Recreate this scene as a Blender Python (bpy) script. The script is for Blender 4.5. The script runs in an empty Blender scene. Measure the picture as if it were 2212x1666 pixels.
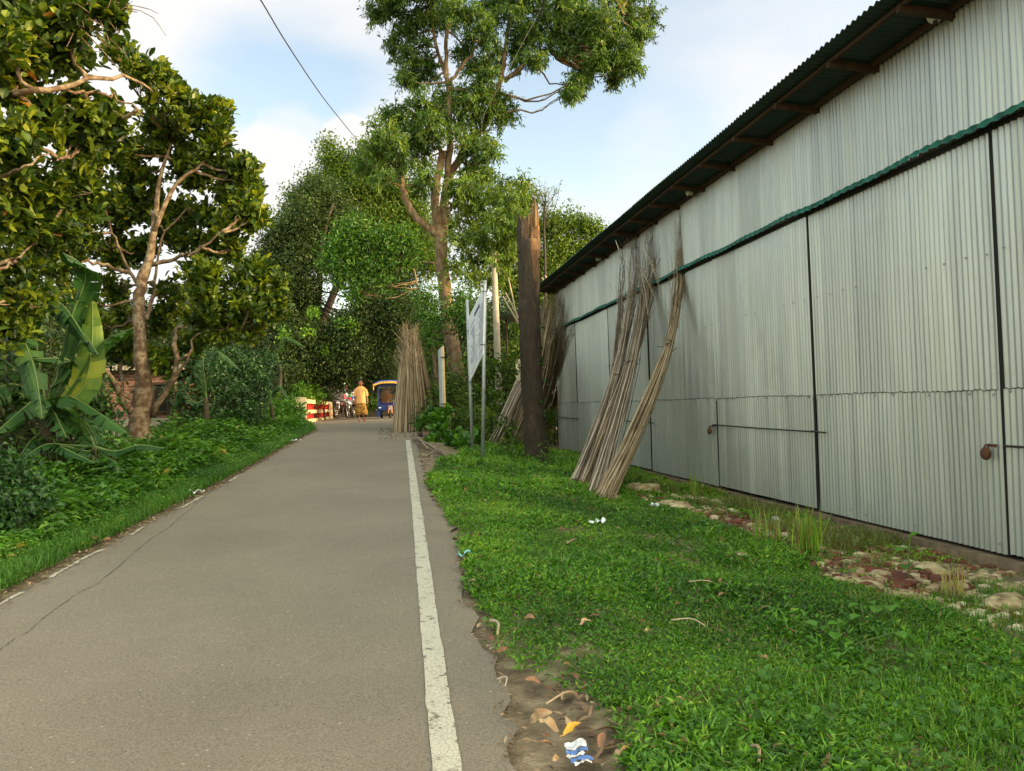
import bpy, math, random
import numpy as np
from mathutils import Vector, Matrix
rng = np.random.default_rng(7); random.seed(7)
sc = bpy.context.scene
COL = sc.collection
R = math.radians

# ------------------------------------------------------------------ camera
F, CX, CY, CAMH = 1661.0, 1106.0, 833.0, 1.55
YAW, PITCH, ROLL = R(8.97), R(1.42), R(1.8)
fw = np.array([math.sin(YAW)*math.cos(PITCH), math.cos(YAW)*math.cos(PITCH), math.sin(PITCH)])
r0 = np.array([math.cos(YAW), -math.sin(YAW), 0.0]); u0 = np.cross(r0, fw)
cr = r0*math.cos(ROLL) - u0*math.sin(ROLL); cu = u0*math.cos(ROLL) + r0*math.sin(ROLL)
CP = np.array([0.0, 0.0, CAMH])
cam = bpy.data.cameras.new('camera'); camo = bpy.data.objects.new('camera', cam); COL.objects.link(camo)
cam.sensor_width = 36; cam.lens = 36*F/2212; cam.clip_end = 2000; cam.clip_start = .05
camo.matrix_world = Matrix([[cr[0], cu[0], -fw[0], 0], [cr[1], cu[1], -fw[1], 0], [cr[2], cu[2], -fw[2], CAMH], [0, 0, 0, 1]])
sc.camera = camo

def ray(px, py): return fw*F + (px-CX)*cr - (py-CY)*cu
def P(px, py, Y):                       # point of the sight line through a photo point, at distance Y up the road
    d = ray(px, py); return CP + d*(Y/d[1])
def PX(px, py, X):
    d = ray(px, py); return CP + d*(X/d[0])

# ------------------------------------------------------------------ light
SUN_DIR = Vector((0.93, -0.34, 0.0)).normalized(); ELEV = R(17)
sd = Vector((SUN_DIR.x*math.cos(ELEV), SUN_DIR.y*math.cos(ELEV), math.sin(ELEV)))
sun = bpy.data.lights.new('sun', 'SUN'); so = bpy.data.objects.new('sun', sun); COL.objects.link(so)
sun.energy = 4.0; sun.angle = R(.6); sun.color = (1.0, .76, .46)
so.rotation_euler = sd.to_track_quat('Z', 'Y').to_euler()
W = bpy.data.worlds.new('World'); sc.world = W; W.use_nodes = True
nt = W.node_tree; nt.nodes.clear()
def N(t, typ, **kw):
    n = t.nodes.new(typ)
    for k, v in kw.items():
        if k.startswith('i_'): n.inputs[k[2:].replace('_', ' ')].default_value = v
        else: setattr(n, k, v)
    return n
out = N(nt, 'ShaderNodeOutputWorld'); bg = N(nt, 'ShaderNodeBackground'); bg.inputs['Strength'].default_value = .12
sky = N(nt, 'ShaderNodeTexSky', sky_type='NISHITA', sun_disc=False, sun_elevation=ELEV)
sky.sun_rotation = math.atan2(sd.x, sd.y); sky.air_density = 1.0; sky.dust_density = 1.5
tc = N(nt, 'ShaderNodeTexCoord')
mp = N(nt, 'ShaderNodeMapping'); mp.inputs['Scale'].default_value = (1, 1, 2.6)
mp.inputs['Rotation'].default_value = (0, R(-12), 0)
nt.links.new(tc.outputs['Generated'], mp.inputs[0])
n1 = N(nt, 'ShaderNodeTexNoise'); n1.inputs['Scale'].default_value = 3.1; n1.inputs['Detail'].default_value = 9; n1.inputs['Roughness'].default_value = .5
nt.links.new(mp.outputs[0], n1.inputs['Vector'])
def wmath(op, a, b=None, clamp=False):
    m = N(nt, 'ShaderNodeMath', operation=op, use_clamp=clamp)
    for i, v in enumerate((a, b)):
        if v is None: continue
        if isinstance(v, (int, float)): m.inputs[i].default_value = v
        else: nt.links.new(v, m.inputs[i])
    return m.outputs[0]
total = wmath('MULTIPLY', wmath('SUBTRACT', n1.outputs['Fac'], .5), 2.3)
wob = N(nt, 'ShaderNodeTexNoise'); wob.inputs['Scale'].default_value = 13; wob.inputs['Detail'].default_value = 6
nt.links.new(tc.outputs['Generated'], wob.inputs['Vector'])
wb = wmath('MULTIPLY', wmath('SUBTRACT', wob.outputs['Fac'], .5), .05)
for (px, py, rad, soft, amt) in [(300, -330, 17, 9, .9), (60, 480, 15, 10, .8), (560, 470, 6.2, .9, .85), (745, 315, 2.1, .35, .9), (640, 335, 3.5, .8, .5),
                                 (850, 420, 6, 1.5, .5), (1500, 210, 3.6, 3.4, .22), (1340, 260, 3.0, 2.5, .2), (1650, 130, 4, 4, .28), (1330, 440, 6.5, 3, .42), (600, 190, 6.5, 5, -.8), (430, 250, 5, 4, -.4), (1180, 250, 6, 5, -.35), (1500, 330, 4, 4, -.25), (1250, 300, 4, 3.5, -.3), (1600, 40, 7, 6, .05)]:
    d = ray(px, py); d = d/np.linalg.norm(d)
    dp = N(nt, 'ShaderNodeVectorMath', operation='DOT_PRODUCT'); dp.inputs[1].default_value = tuple(d)
    nt.links.new(tc.outputs['Generated'], dp.inputs[0])
    ang = wmath('ADD', wmath('ARCCOSINE', dp.outputs['Value']), wb)
    mr = N(nt, 'ShaderNodeMapRange', interpolation_type='SMOOTHSTEP')
    mr.inputs['From Min'].default_value = R(rad+soft/2); mr.inputs['From Max'].default_value = R(max(rad-soft, .05))
    nt.links.new(ang, mr.inputs['Value'])
    total = wmath('ADD', total, wmath('MULTIPLY', mr.outputs[0], amt))
fac = wmath('ADD', total, .33, clamp=True)
mx = N(nt, 'ShaderNodeMix', data_type='RGBA'); CLOUD = 8.6
mx.inputs['B'].default_value = (CLOUD*1.0, CLOUD*.985, CLOUD*.96, 1)
mul = N(nt, 'ShaderNodeMix', data_type='RGBA', blend_type='MULTIPLY'); mul.inputs['Factor'].default_value = 1; mul.inputs['B'].default_value = (4.2, 3.55, 2.9, 1)
nt.links.new(sky.outputs[0], mul.inputs['A'])
nt.links.new(mul.outputs['Result'], mx.inputs['A']); nt.links.new(fac, mx.inputs['Factor'])
# warm glow added to unseen sky overhead and behind, brightening road and wall
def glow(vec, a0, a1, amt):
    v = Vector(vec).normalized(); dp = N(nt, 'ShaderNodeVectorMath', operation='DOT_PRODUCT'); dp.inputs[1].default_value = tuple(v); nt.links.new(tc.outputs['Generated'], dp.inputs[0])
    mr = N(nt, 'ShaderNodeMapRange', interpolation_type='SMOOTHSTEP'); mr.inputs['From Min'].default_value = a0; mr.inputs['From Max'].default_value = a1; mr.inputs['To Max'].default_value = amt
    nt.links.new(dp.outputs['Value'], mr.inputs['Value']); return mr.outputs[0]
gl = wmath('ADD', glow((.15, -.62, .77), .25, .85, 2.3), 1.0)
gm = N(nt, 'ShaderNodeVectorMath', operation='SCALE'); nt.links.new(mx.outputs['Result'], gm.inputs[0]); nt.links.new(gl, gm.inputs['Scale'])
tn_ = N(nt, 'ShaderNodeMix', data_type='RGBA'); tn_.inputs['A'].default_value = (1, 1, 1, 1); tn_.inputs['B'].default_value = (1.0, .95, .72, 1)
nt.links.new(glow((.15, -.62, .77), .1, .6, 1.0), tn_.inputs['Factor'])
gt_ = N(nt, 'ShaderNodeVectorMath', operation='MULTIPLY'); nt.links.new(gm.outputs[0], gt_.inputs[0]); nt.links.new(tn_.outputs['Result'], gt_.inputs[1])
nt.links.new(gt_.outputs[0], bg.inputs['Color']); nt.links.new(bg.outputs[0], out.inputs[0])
sc.view_settings.view_transform = 'Standard'; sc.view_settings.look = 'None'
sc.view_settings.exposure = 0.0; sc.view_settings.gamma = 1
sc.render.engine = 'CYCLES'
cy = sc.cycles; cy.max_bounces = 6; cy.diffuse_bounces = 3; cy.glossy_bounces = 2; cy.transmission_bounces = 4; cy.transparent_max_bounces = 6
cy.caustics_reflective = False; cy.caustics_refractive = False

# ------------------------------------------------------------------ helpers
def rdz(Y):
    Y = np.asarray(Y, float); k = .07
    a = .034*np.maximum(Y, 0); return -k*np.log(np.exp(-a/k)+math.exp(-1.08/k))
def g(X, Y):
    X = np.asarray(X, float); r = rdz(Y)
    tR = np.clip((5.85-X)/(5.85-1.0), 0, 1); right = r*tR-.2*(1-tR)
    right = np.where(np.asarray(Y) > 27, np.where(X > 1, r*np.clip(right/np.maximum(r, .01)+np.clip((np.asarray(Y)-27)/8, 0, 1), 0, 1), r), right)
    left = r-np.clip((-X-3.9)*.16, 0, .7)
    return np.where(X > 1.0, right, np.where(X < -3.9, left, r))
def G(px, py, zo=0.0, road=False):
    d = ray(px, py); lo = None; t = np.geomspace(1.0, 200, 1200)/F*1.0
    pts = CP[None]+d[None]*t[:, None]
    h = pts[:, 2]-(rdz(pts[:, 1]) if road else g(pts[:, 0], pts[:, 1]))-zo
    i = np.argmax(h < 0)
    if h[i] >= 0: return P(px, py, 30)
    a = h[i-1]/(h[i-1]-h[i]); return pts[i-1]*(1-a)+pts[i]*a

def link(o, parent=None):
    COL.objects.link(o)
    if parent is not None: o.parent = parent
    return o
def tag(o, label=None, cat=None, group=None, kind=None):
    for k, v in (('label', label), ('category', cat), ('group', group), ('kind', kind)):
        if v: o[k] = v
    return o
def empty(name, loc, label, cat, group=None, rz=0):
    o = bpy.data.objects.new(name, None); o.location = tuple(float(v) for v in loc); o.rotation_euler = (0, 0, rz)
    o.empty_display_size = .2; COL.objects.link(o); return tag(o, label, cat, group)

class MB:
    """collects vertices and polygons; polys are arrays (m,k)"""
    def __init__(s): s.V = []; s.n = 0; s.Fs = []; s.A = []
    def add(s, V, polys, attr=None):
        V = np.asarray(V, float).reshape(-1, 3)
        for f in polys:
            f = np.asarray(f, np.int64)
            if f.size == 0: continue
            s.Fs.append(f+s.n)
            s.A.append(np.zeros(len(f)) if attr is None else (np.full(len(f), attr) if np.isscalar(attr) else np.asarray(attr)))
        s.V.append(V); s.n += len(V); return s
    def box(s, c, d, rz=0, M=None, attr=None):
        x, y, z = [v/2 for v in d]
        V = np.array([[-x, -y, -z], [x, -y, -z], [x, y, -z], [-x, y, -z], [-x, -y, z], [x, -y, z], [x, y, z], [-x, y, z]])
        if M is not None: V = V @ np.asarray(M).T
        if rz: c_, s_ = math.cos(rz), math.sin(rz); V = V @ np.array([[c_, s_, 0], [-s_, c_, 0], [0, 0, 1]])
        return s.add(V+np.asarray(c, float), [[[0, 3, 2, 1], [4, 5, 6, 7], [0, 1, 5, 4], [1, 2, 6, 5], [2, 3, 7, 6], [3, 0, 4, 7]]], attr)
    def bar(s, a, b, w, h=None, attr=None):
        a = np.asarray(a, float); b = np.asarray(b, float); t = b-a; L = np.linalg.norm(t); t /= L
        up = np.array([0, 0, 1.]) if abs(t[2]) < .95 else np.array([1., 0, 0])
        u = np.cross(t, up); u /= np.linalg.norm(u); v = np.cross(u, t)
        M = np.stack([t, u, v], 1); return s.box((a+b)/2, (L, w, h or w), M=M, attr=attr)
    def tube(s, pts, rad, k=6, cap=True, attr=None, lump=0):
        pts = np.asarray(pts, float); n = len(pts); rad = np.broadcast_to(np.asarray(rad, float), (n,))
        T = np.gradient(pts, axis=0); T /= np.linalg.norm(T, axis=1)[:, None]+1e-9
        ref = np.array([0.31, 0.17, .93]) if abs(T[:, 2]).mean() < .8 else np.array([.98, .17, .05])
        U = np.cross(T, ref); U /= np.linalg.norm(U, axis=1)[:, None]+1e-9; Vv = np.cross(T, U)
        a = np.arange(k)/k*2*np.pi
        rr = rad[:, None]*np.ones(k)[None]
        if lump: rr = rr*(1+lump*rng.normal(size=(n, k)))
        ring = pts[:, None]+rr[..., None]*(np.cos(a)[None, :, None]*U[:, None]+np.sin(a)[None, :, None]*Vv[:, None])
        i = np.arange(n-1)[:, None]*k; j = np.arange(k)[None]; j2 = (j+1) % k
        Q = np.stack([i+j, i+j2, i+k+j2, i+k+j], -1).reshape(-1, 4)
        fs = [Q]
        if cap: fs += [np.arange(k)[None, ::-1], (np.arange(k)+(n-1)*k)[None]]
        if attr is not None and not np.isscalar(attr): attr = float(attr)
        return s.add(ring.reshape(-1, 3), fs, attr)
    def ball(s, c, r, seg=10, rings=7, sc3=(1, 1, 1), M=None, attr=None):
        th = np.linspace(0, np.pi, rings+1); ph = np.arange(seg)/seg*2*np.pi
        V = np.stack([np.sin(th)[:, None]*np.cos(ph), np.sin(th)[:, None]*np.sin(ph), np.cos(th)[:, None]*np.ones(seg)], -1)*r*np.array(sc3)
        V = V.reshape(-1, 3)
        if M is not None: V = V @ np.asarray(M).T
        i = np.arange(rings)[:, None]*seg; j = np.arange(seg)[None]; j2 = (j+1) % seg
        Q = np.stack([i+j, i+seg+j, i+seg+j2, i+j2], -1).reshape(-1, 4)
        return s.add(V+np.asarray(c, float), [Q], attr)
    def build(s, name, mat, parent=None, smooth=False, origin=None):
        V = np.concatenate(s.V); me = bpy.data.meshes.new(name)
        if origin is not None: V = V-np.asarray(origin, float)
        elif parent is not None and parent.type == 'EMPTY' and not getattr(s, 'local', False): V = to_local(V, parent)
        elif parent is not None and parent.type == 'MESH' and not getattr(s, 'local', False): V = to_local(V, parent)
        fill(me, V, s.Fs, s.A, smooth); me.materials.append(mat)
        o = bpy.data.objects.new(name, me); link(o, parent)
        if origin is not None: o.location = tuple(origin)
        return o
def to_local(V, parent):
    M = np.eye(4); o = parent; ch = []
    while o is not None: ch.append(o); o = o.parent
    for o in reversed(ch): M = M @ np.array(o.matrix_basis)
    Mi = np.linalg.inv(M); return V @ Mi[:3, :3].T+Mi[:3, 3]
def fill(me, V, Fs, A, smooth=False):
    me.vertices.add(len(V)); me.vertices.foreach_set('co', np.ascontiguousarray(V, np.float32).ravel())
    loops = np.concatenate([f.ravel() for f in Fs]).astype(np.int32)
    tot = np.concatenate([np.full(len(f), f.shape[1]) for f in Fs]).astype(np.int32)
    st = np.concatenate([[0], np.cumsum(tot)[:-1]]).astype(np.int32)
    me.loops.add(len(loops)); me.loops.foreach_set('vertex_index', loops)
    me.polygons.add(len(tot)); me.polygons.foreach_set('loop_start', st); me.polygons.foreach_set('loop_total', tot)
    me.polygons.foreach_set('use_smooth', np.full(len(tot), bool(smooth)))
    at = me.attributes.new('rnd', 'FLOAT', 'FACE'); at.data.foreach_set('value', np.concatenate(A).astype(np.float32))
    me.update(calc_edges=True)

# ---- materials
def mat(name, col, rough=.7, metal=0, var=.15, scale=6., bump=.0, bscale=None, ramp=None, rndramp=None, trans=0, spec=.5, stretch=None, rndamt=0, tcol=None, coord='Object'):
    m = bpy.data.materials.new(name); m.use_nodes = True; t = m.node_tree; t.nodes.clear()
    o = N(t, 'ShaderNodeOutputMaterial'); b = N(t, 'ShaderNodeBsdfPrincipled')
    b.inputs['Roughness'].default_value = rough; b.inputs['Metallic'].default_value = metal; b.inputs['Specular IOR Level'].default_value = spec
    g_ = N(t, 'ShaderNodeNewGeometry')
    mp_ = N(t, 'ShaderNodeMapping'); t.links.new(g_.outputs['Position'], mp_.inputs[0])
    if stretch: mp_.inputs['Scale'].default_value = stretch
    nz = N(t, 'ShaderNodeTexNoise'); nz.inputs['Scale'].default_value = scale; nz.inputs['Detail'].default_value = 5
    t.links.new(mp_.outputs[0], nz.inputs['Vector'])
    if rndramp:
        at = N(t, 'ShaderNodeAttribute', attribute_name='rnd')
        ad = N(t, 'ShaderNodeMath', operation='MULTIPLY_ADD'); ad.inputs[1].default_value = .55; ad.inputs[2].default_value = -.275
        t.links.new(nz.outputs['Fac'], ad.inputs[0])
        ad2 = N(t, 'ShaderNodeMath', operation='ADD', use_clamp=True); t.links.new(ad.outputs[0], ad2.inputs[0]); t.links.new(at.outputs['Fac'], ad2.inputs[1])
        cr_ = N(t, 'ShaderNodeValToRGB'); el = cr_.color_ramp.elements
        while len(el) < len(rndramp): el.new(.5)
        for e, (p, c) in zip(el, rndramp): e.position = p; e.color = (*c, 1)
        t.links.new(ad2.outputs[0], cr_.inputs[0]); colout = cr_.outputs[0]
    else:
        cr_ = N(t, 'ShaderNodeValToRGB'); el = cr_.color_ramp.elements
        rp = ramp or [(.25, tuple(c*(1-var) for c in col)), (.75, tuple(min(1, c*(1+var)) for c in col))]
        while len(el) < len(rp): el.new(.5)
        for e, (p, c) in zip(el, rp): e.position = p; e.color = (*c, 1)
        t.links.new(nz.outputs['Fac'], cr_.inputs[0]); colout = cr_.outputs[0]
    t.links.new(colout, b.inputs['Base Color'])
    if bump:
        bn = N(t, 'ShaderNodeTexNoise'); bn.inputs['Scale'].default_value = bscale or scale*4; bn.inputs['Detail'].default_value = 6
        t.links.new(mp_.outputs[0], bn.inputs['Vector'])
        bp = N(t, 'ShaderNodeBump'); bp.inputs['Strength'].default_value = bump; bp.inputs['Distance'].default_value = .02
        t.links.new(bn.outputs['Fac'], bp.inputs['Height']); t.links.new(bp.outputs[0], b.inputs['Normal'])
    if trans:
        tr = N(t, 'ShaderNodeBsdfTranslucent'); mxs = N(t, 'ShaderNodeMixShader'); mxs.inputs[0].default_value = trans
        hs = N(t, 'ShaderNodeMix', data_type='RGBA', blend_type='MULTIPLY'); hs.inputs['Factor'].default_value = 1; hs.inputs['B'].default_value = (*(tcol or (1.9, 1.7, .5)), 1)
        t.links.new(colout, hs.inputs['A']); t.links.new(hs.outputs['Result'], tr.inputs['Color'])
        t.links.new(b.outputs[0], mxs.inputs[1]); t.links.new(tr.outputs[0], mxs.inputs[2]); t.links.new(mxs.outputs[0], o.inputs[0])
    else: t.links.new(b.outputs[0], o.inputs[0])
    m['bsdf'] = b.name
    return m
def leafmat(name, ramp, rough=.45, trans=.25, scale=.8, spec=.4):
    return mat(name, (0, 0, 0), rough, rndramp=ramp, trans=trans, scale=scale, spec=spec)

M = {}
M['jack'] = leafmat('jackfruit_leaf', [(0, (.012, .030, .006)), (.4, (.034, .072, .010)), (.62, (.085, .14, .014)), (.86, (.20, .25, .020)), (.97, (.27, .27, .03)), (1, (.32, .14, .02))], rough=.38, trans=.35)
M['acacia'] = leafmat('acacia_leaf', [(0, (.022, .05, .012)), (.45, (.05, .115, .018)), (.75, (.095, .19, .028)), (.95, (.19, .25, .04)), (1, (.25, .22, .05))], trans=.35)
M['bright'] = leafmat('bright_leaf', [(0, (.015, .05, .008)), (.5, (.045, .125, .014)), (.85, (.085, .20, .022)), (1, (.15, .27, .035))], trans=.3)
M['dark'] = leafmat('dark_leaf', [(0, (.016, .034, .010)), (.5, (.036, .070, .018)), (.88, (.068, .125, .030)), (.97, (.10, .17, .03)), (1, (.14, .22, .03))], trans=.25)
M['mid'] = leafmat('mid_leaf', [(0, (.025, .055, .010)), (.5, (.075, .15, .02)), (.85, (.15, .24, .03)), (1, (.24, .28, .05))], trans=.35)
M['weed'] = leafmat('weed_leaf', [(0, (.02, .07, .010)), (.5, (.055, .155, .016)), (.8, (.10, .25, .025)), (.97, (.19, .32, .035)), (1, (.27, .25, .05))], trans=.3, scale=1.2)
M['grass'] = leafmat('grass_leaf', [(0, (.020, .060, .006)), (.36, (.055, .165, .010)), (.62, (.12, .29, .016)), (.86, (.25, .40, .03)), (.93, (.28, .30, .07)), (1, (.22, .14, .06))], trans=.25, scale=1.6)
M['drygrass'] = leafmat('dry_grass', [(0, (.10, .12, .03)), (.5, (.22, .25, .05)), (1, (.40, .34, .13))], trans=.25)
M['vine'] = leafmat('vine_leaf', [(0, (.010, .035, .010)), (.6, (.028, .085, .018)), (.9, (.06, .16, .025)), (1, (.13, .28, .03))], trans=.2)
M['banana'] = mat('banana_leaf', (0, 0, 0), .5, spec=.3, rndramp=[(0, (.010, .04, .012)), (.5, (.028, .085, .02)), (.8, (.07, .15, .025)), (1, (.28, .33, .035))], trans=.22, scale=2.)
M['banana_dead'] = mat('banana_dead_leaf', (.10, .075, .035), .8, var=.5, scale=5)
M['midrib'] = mat('banana_midrib', (.10, .16, .04), .5)
M['pseudostem'] = mat('pseudostem', (.06, .05, .02), .8, ramp=[(.35, (.02, .014, .008)), (.7, (.07, .055, .022))], scale=5, stretch=(1, 1, .3), bump=.5)
M['bark'] = mat('bark_warm', (.25, .19, .12), .9, ramp=[(.3, (.07, .045, .025)), (.5, (.17, .11, .06)), (.72, (.28, .21, .14))], scale=6, stretch=(1, 1, .5), bump=.8, bscale=18)
M['bark_pale'] = mat('bark_pale', (.3, .24, .16), .9, ramp=[(.3, (.05, .034, .02)), (.48, (.12, .075, .042)), (.60, (.22, .18, .125)), (.68, (.10, .068, .038))], scale=9, bump=.6, bscale=22)
M['bark_dark'] = mat('bark_dark', (.05, .04, .03), .9, var=.4, scale=6, bump=.6)
M['stumpbark'] = mat('stump_bark', (.04, .028, .018), .9, ramp=[(.3, (.018, .012, .008)), (.62, (.04, .026, .015)), (.78, (.085, .065, .04))], scale=17, stretch=(1, 1, .3), bump=1, bscale=28)
M['stumpwood'] = mat('stump_torn_wood', (.20, .11, .045), .85, ramp=[(.3, (.06, .03, .014)), (.55, (.16, .085, .03)), (.8, (.27, .19, .10))], scale=12, stretch=(1, 1, .15), bump=.8)
M['jute'] = mat('jute_stick', (0, 0, 0), .8, rndramp=[(0, (.075, .05, .028)), (.35, (.19, .135, .075)), (.7, (.32, .24, .145)), (1, (.48, .39, .27))], scale=3)
M['jute_grey'] = mat('jute_stick_grey', (0, 0, 0), .8, rndramp=[(0, (.075, .055, .04)), (.35, (.19, .145, .105)), (.7, (.31, .25, .185)), (1, (.46, .40, .32))], scale=3)
M['green_strip'] = mat('green_flashing', (.010, .115, .078), .55, var=.6, scale=5, metal=.1)
M['roof'] = mat('green_roof_sheet', (.03, .06, .048), .55, var=.3, scale=2, metal=.3)
M['wood'] = mat('eave_timber', (.06, .034, .018), .85, var=.45, scale=9, stretch=(1, .2, 1), bump=.4)
M['black'] = mat('black_gap', (.008, .007, .006), .9)
M['rust'] = mat('rusty_iron', (.10, .035, .015), .8, var=.5, scale=40, bump=.5)
M['iron'] = mat('dark_iron', (.05, .045, .04), .6, metal=.5)
M['galv'] = mat('galvanised_pipe', (.34, .36, .37), .45, metal=.5, var=.2, scale=9)
M['white'] = mat('white_board', (.78, .80, .84), .45, var=.04)
M['ink'] = mat('board_writing', (.22, .24, .30), .6)
M['inkblue'] = mat('board_heading', (.06, .09, .22), .6)
M['cream'] = mat('cream_paint', (.72, .66, .48), .7, var=.2, scale=9)
M['camwhite'] = mat('dome_housing', (.72, .70, .60), .5, var=.1)
M['lens'] = mat('dark_lens', (.01, .01, .012), .15)
M['concrete'] = mat('pole_concrete', (.40, .35, .28), .85, var=.2, scale=5, bump=.3)
M['plinth'] = mat('mortar_plinth', (.20, .135, .085), .9, ramp=[(.3, (.10, .07, .04)), (.7, (.27, .19, .12))], scale=6, bump=.8, bscale=25)
M['sack'] = mat('pale_lump', (.5, .4, .24), .9, ramp=[(.35, (.16, .11, .055)), (.5, (.38, .29, .15)), (.7, (.58, .48, .28))], scale=11, bump=.8, bscale=30)
M['reddust'] = mat('brick_dust', (.13, .03, .018), .95, ramp=[(.3, (.07, .02, .012)), (.7, (.20, .05, .03))], scale=12, bump=1, bscale=50)
M['dead'] = mat('dead_leaf', (0, 0, 0), .75, rndramp=[(0, (.08, .035, .02)), (.4, (.18, .085, .045)), (.8, (.31, .175, .095)), (1, (.42, .29, .15))], scale=20)
M['litter'] = mat('leaf_litter', (0, 0, 0), .85, rndramp=[(0, (.06, .035, .018)), (.4, (.14, .085, .045)), (.8, (.27, .18, .10)), (1, (.38, .29, .17))], scale=20)

# asphalt
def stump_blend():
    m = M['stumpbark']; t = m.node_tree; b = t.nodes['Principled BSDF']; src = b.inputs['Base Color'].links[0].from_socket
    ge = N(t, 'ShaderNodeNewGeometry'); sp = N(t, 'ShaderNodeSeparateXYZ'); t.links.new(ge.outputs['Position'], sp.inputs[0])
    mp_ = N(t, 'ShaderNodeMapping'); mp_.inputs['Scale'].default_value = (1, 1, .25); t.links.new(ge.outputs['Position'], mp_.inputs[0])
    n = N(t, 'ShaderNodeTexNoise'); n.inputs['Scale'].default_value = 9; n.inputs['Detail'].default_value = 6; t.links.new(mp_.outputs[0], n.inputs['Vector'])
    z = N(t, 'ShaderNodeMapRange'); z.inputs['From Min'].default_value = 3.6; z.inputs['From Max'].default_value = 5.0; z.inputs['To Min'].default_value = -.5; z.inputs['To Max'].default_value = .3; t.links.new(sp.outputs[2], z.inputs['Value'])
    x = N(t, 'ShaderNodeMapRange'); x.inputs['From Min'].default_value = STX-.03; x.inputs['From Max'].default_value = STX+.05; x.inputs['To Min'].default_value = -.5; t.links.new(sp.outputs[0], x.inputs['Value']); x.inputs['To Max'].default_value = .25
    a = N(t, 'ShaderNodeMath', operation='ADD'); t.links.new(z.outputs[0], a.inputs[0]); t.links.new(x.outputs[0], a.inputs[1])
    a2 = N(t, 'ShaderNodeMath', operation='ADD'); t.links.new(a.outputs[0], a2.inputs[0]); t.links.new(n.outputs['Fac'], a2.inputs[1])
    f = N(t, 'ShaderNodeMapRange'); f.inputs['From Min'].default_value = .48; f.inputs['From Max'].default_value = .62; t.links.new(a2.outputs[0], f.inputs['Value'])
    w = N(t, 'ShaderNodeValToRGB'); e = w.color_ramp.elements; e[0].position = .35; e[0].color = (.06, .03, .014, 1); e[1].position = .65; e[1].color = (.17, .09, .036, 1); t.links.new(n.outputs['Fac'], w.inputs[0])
    mx_ = N(t, 'ShaderNodeMix', data_type='RGBA'); t.links.new(f.outputs[0], mx_.inputs['Factor']); t.links.new(src, mx_.inputs['A']); t.links.new(w.outputs[0], mx_.inputs['B']); t.links.new(mx_.outputs['Result'], b.inputs['Base Color'])
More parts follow.
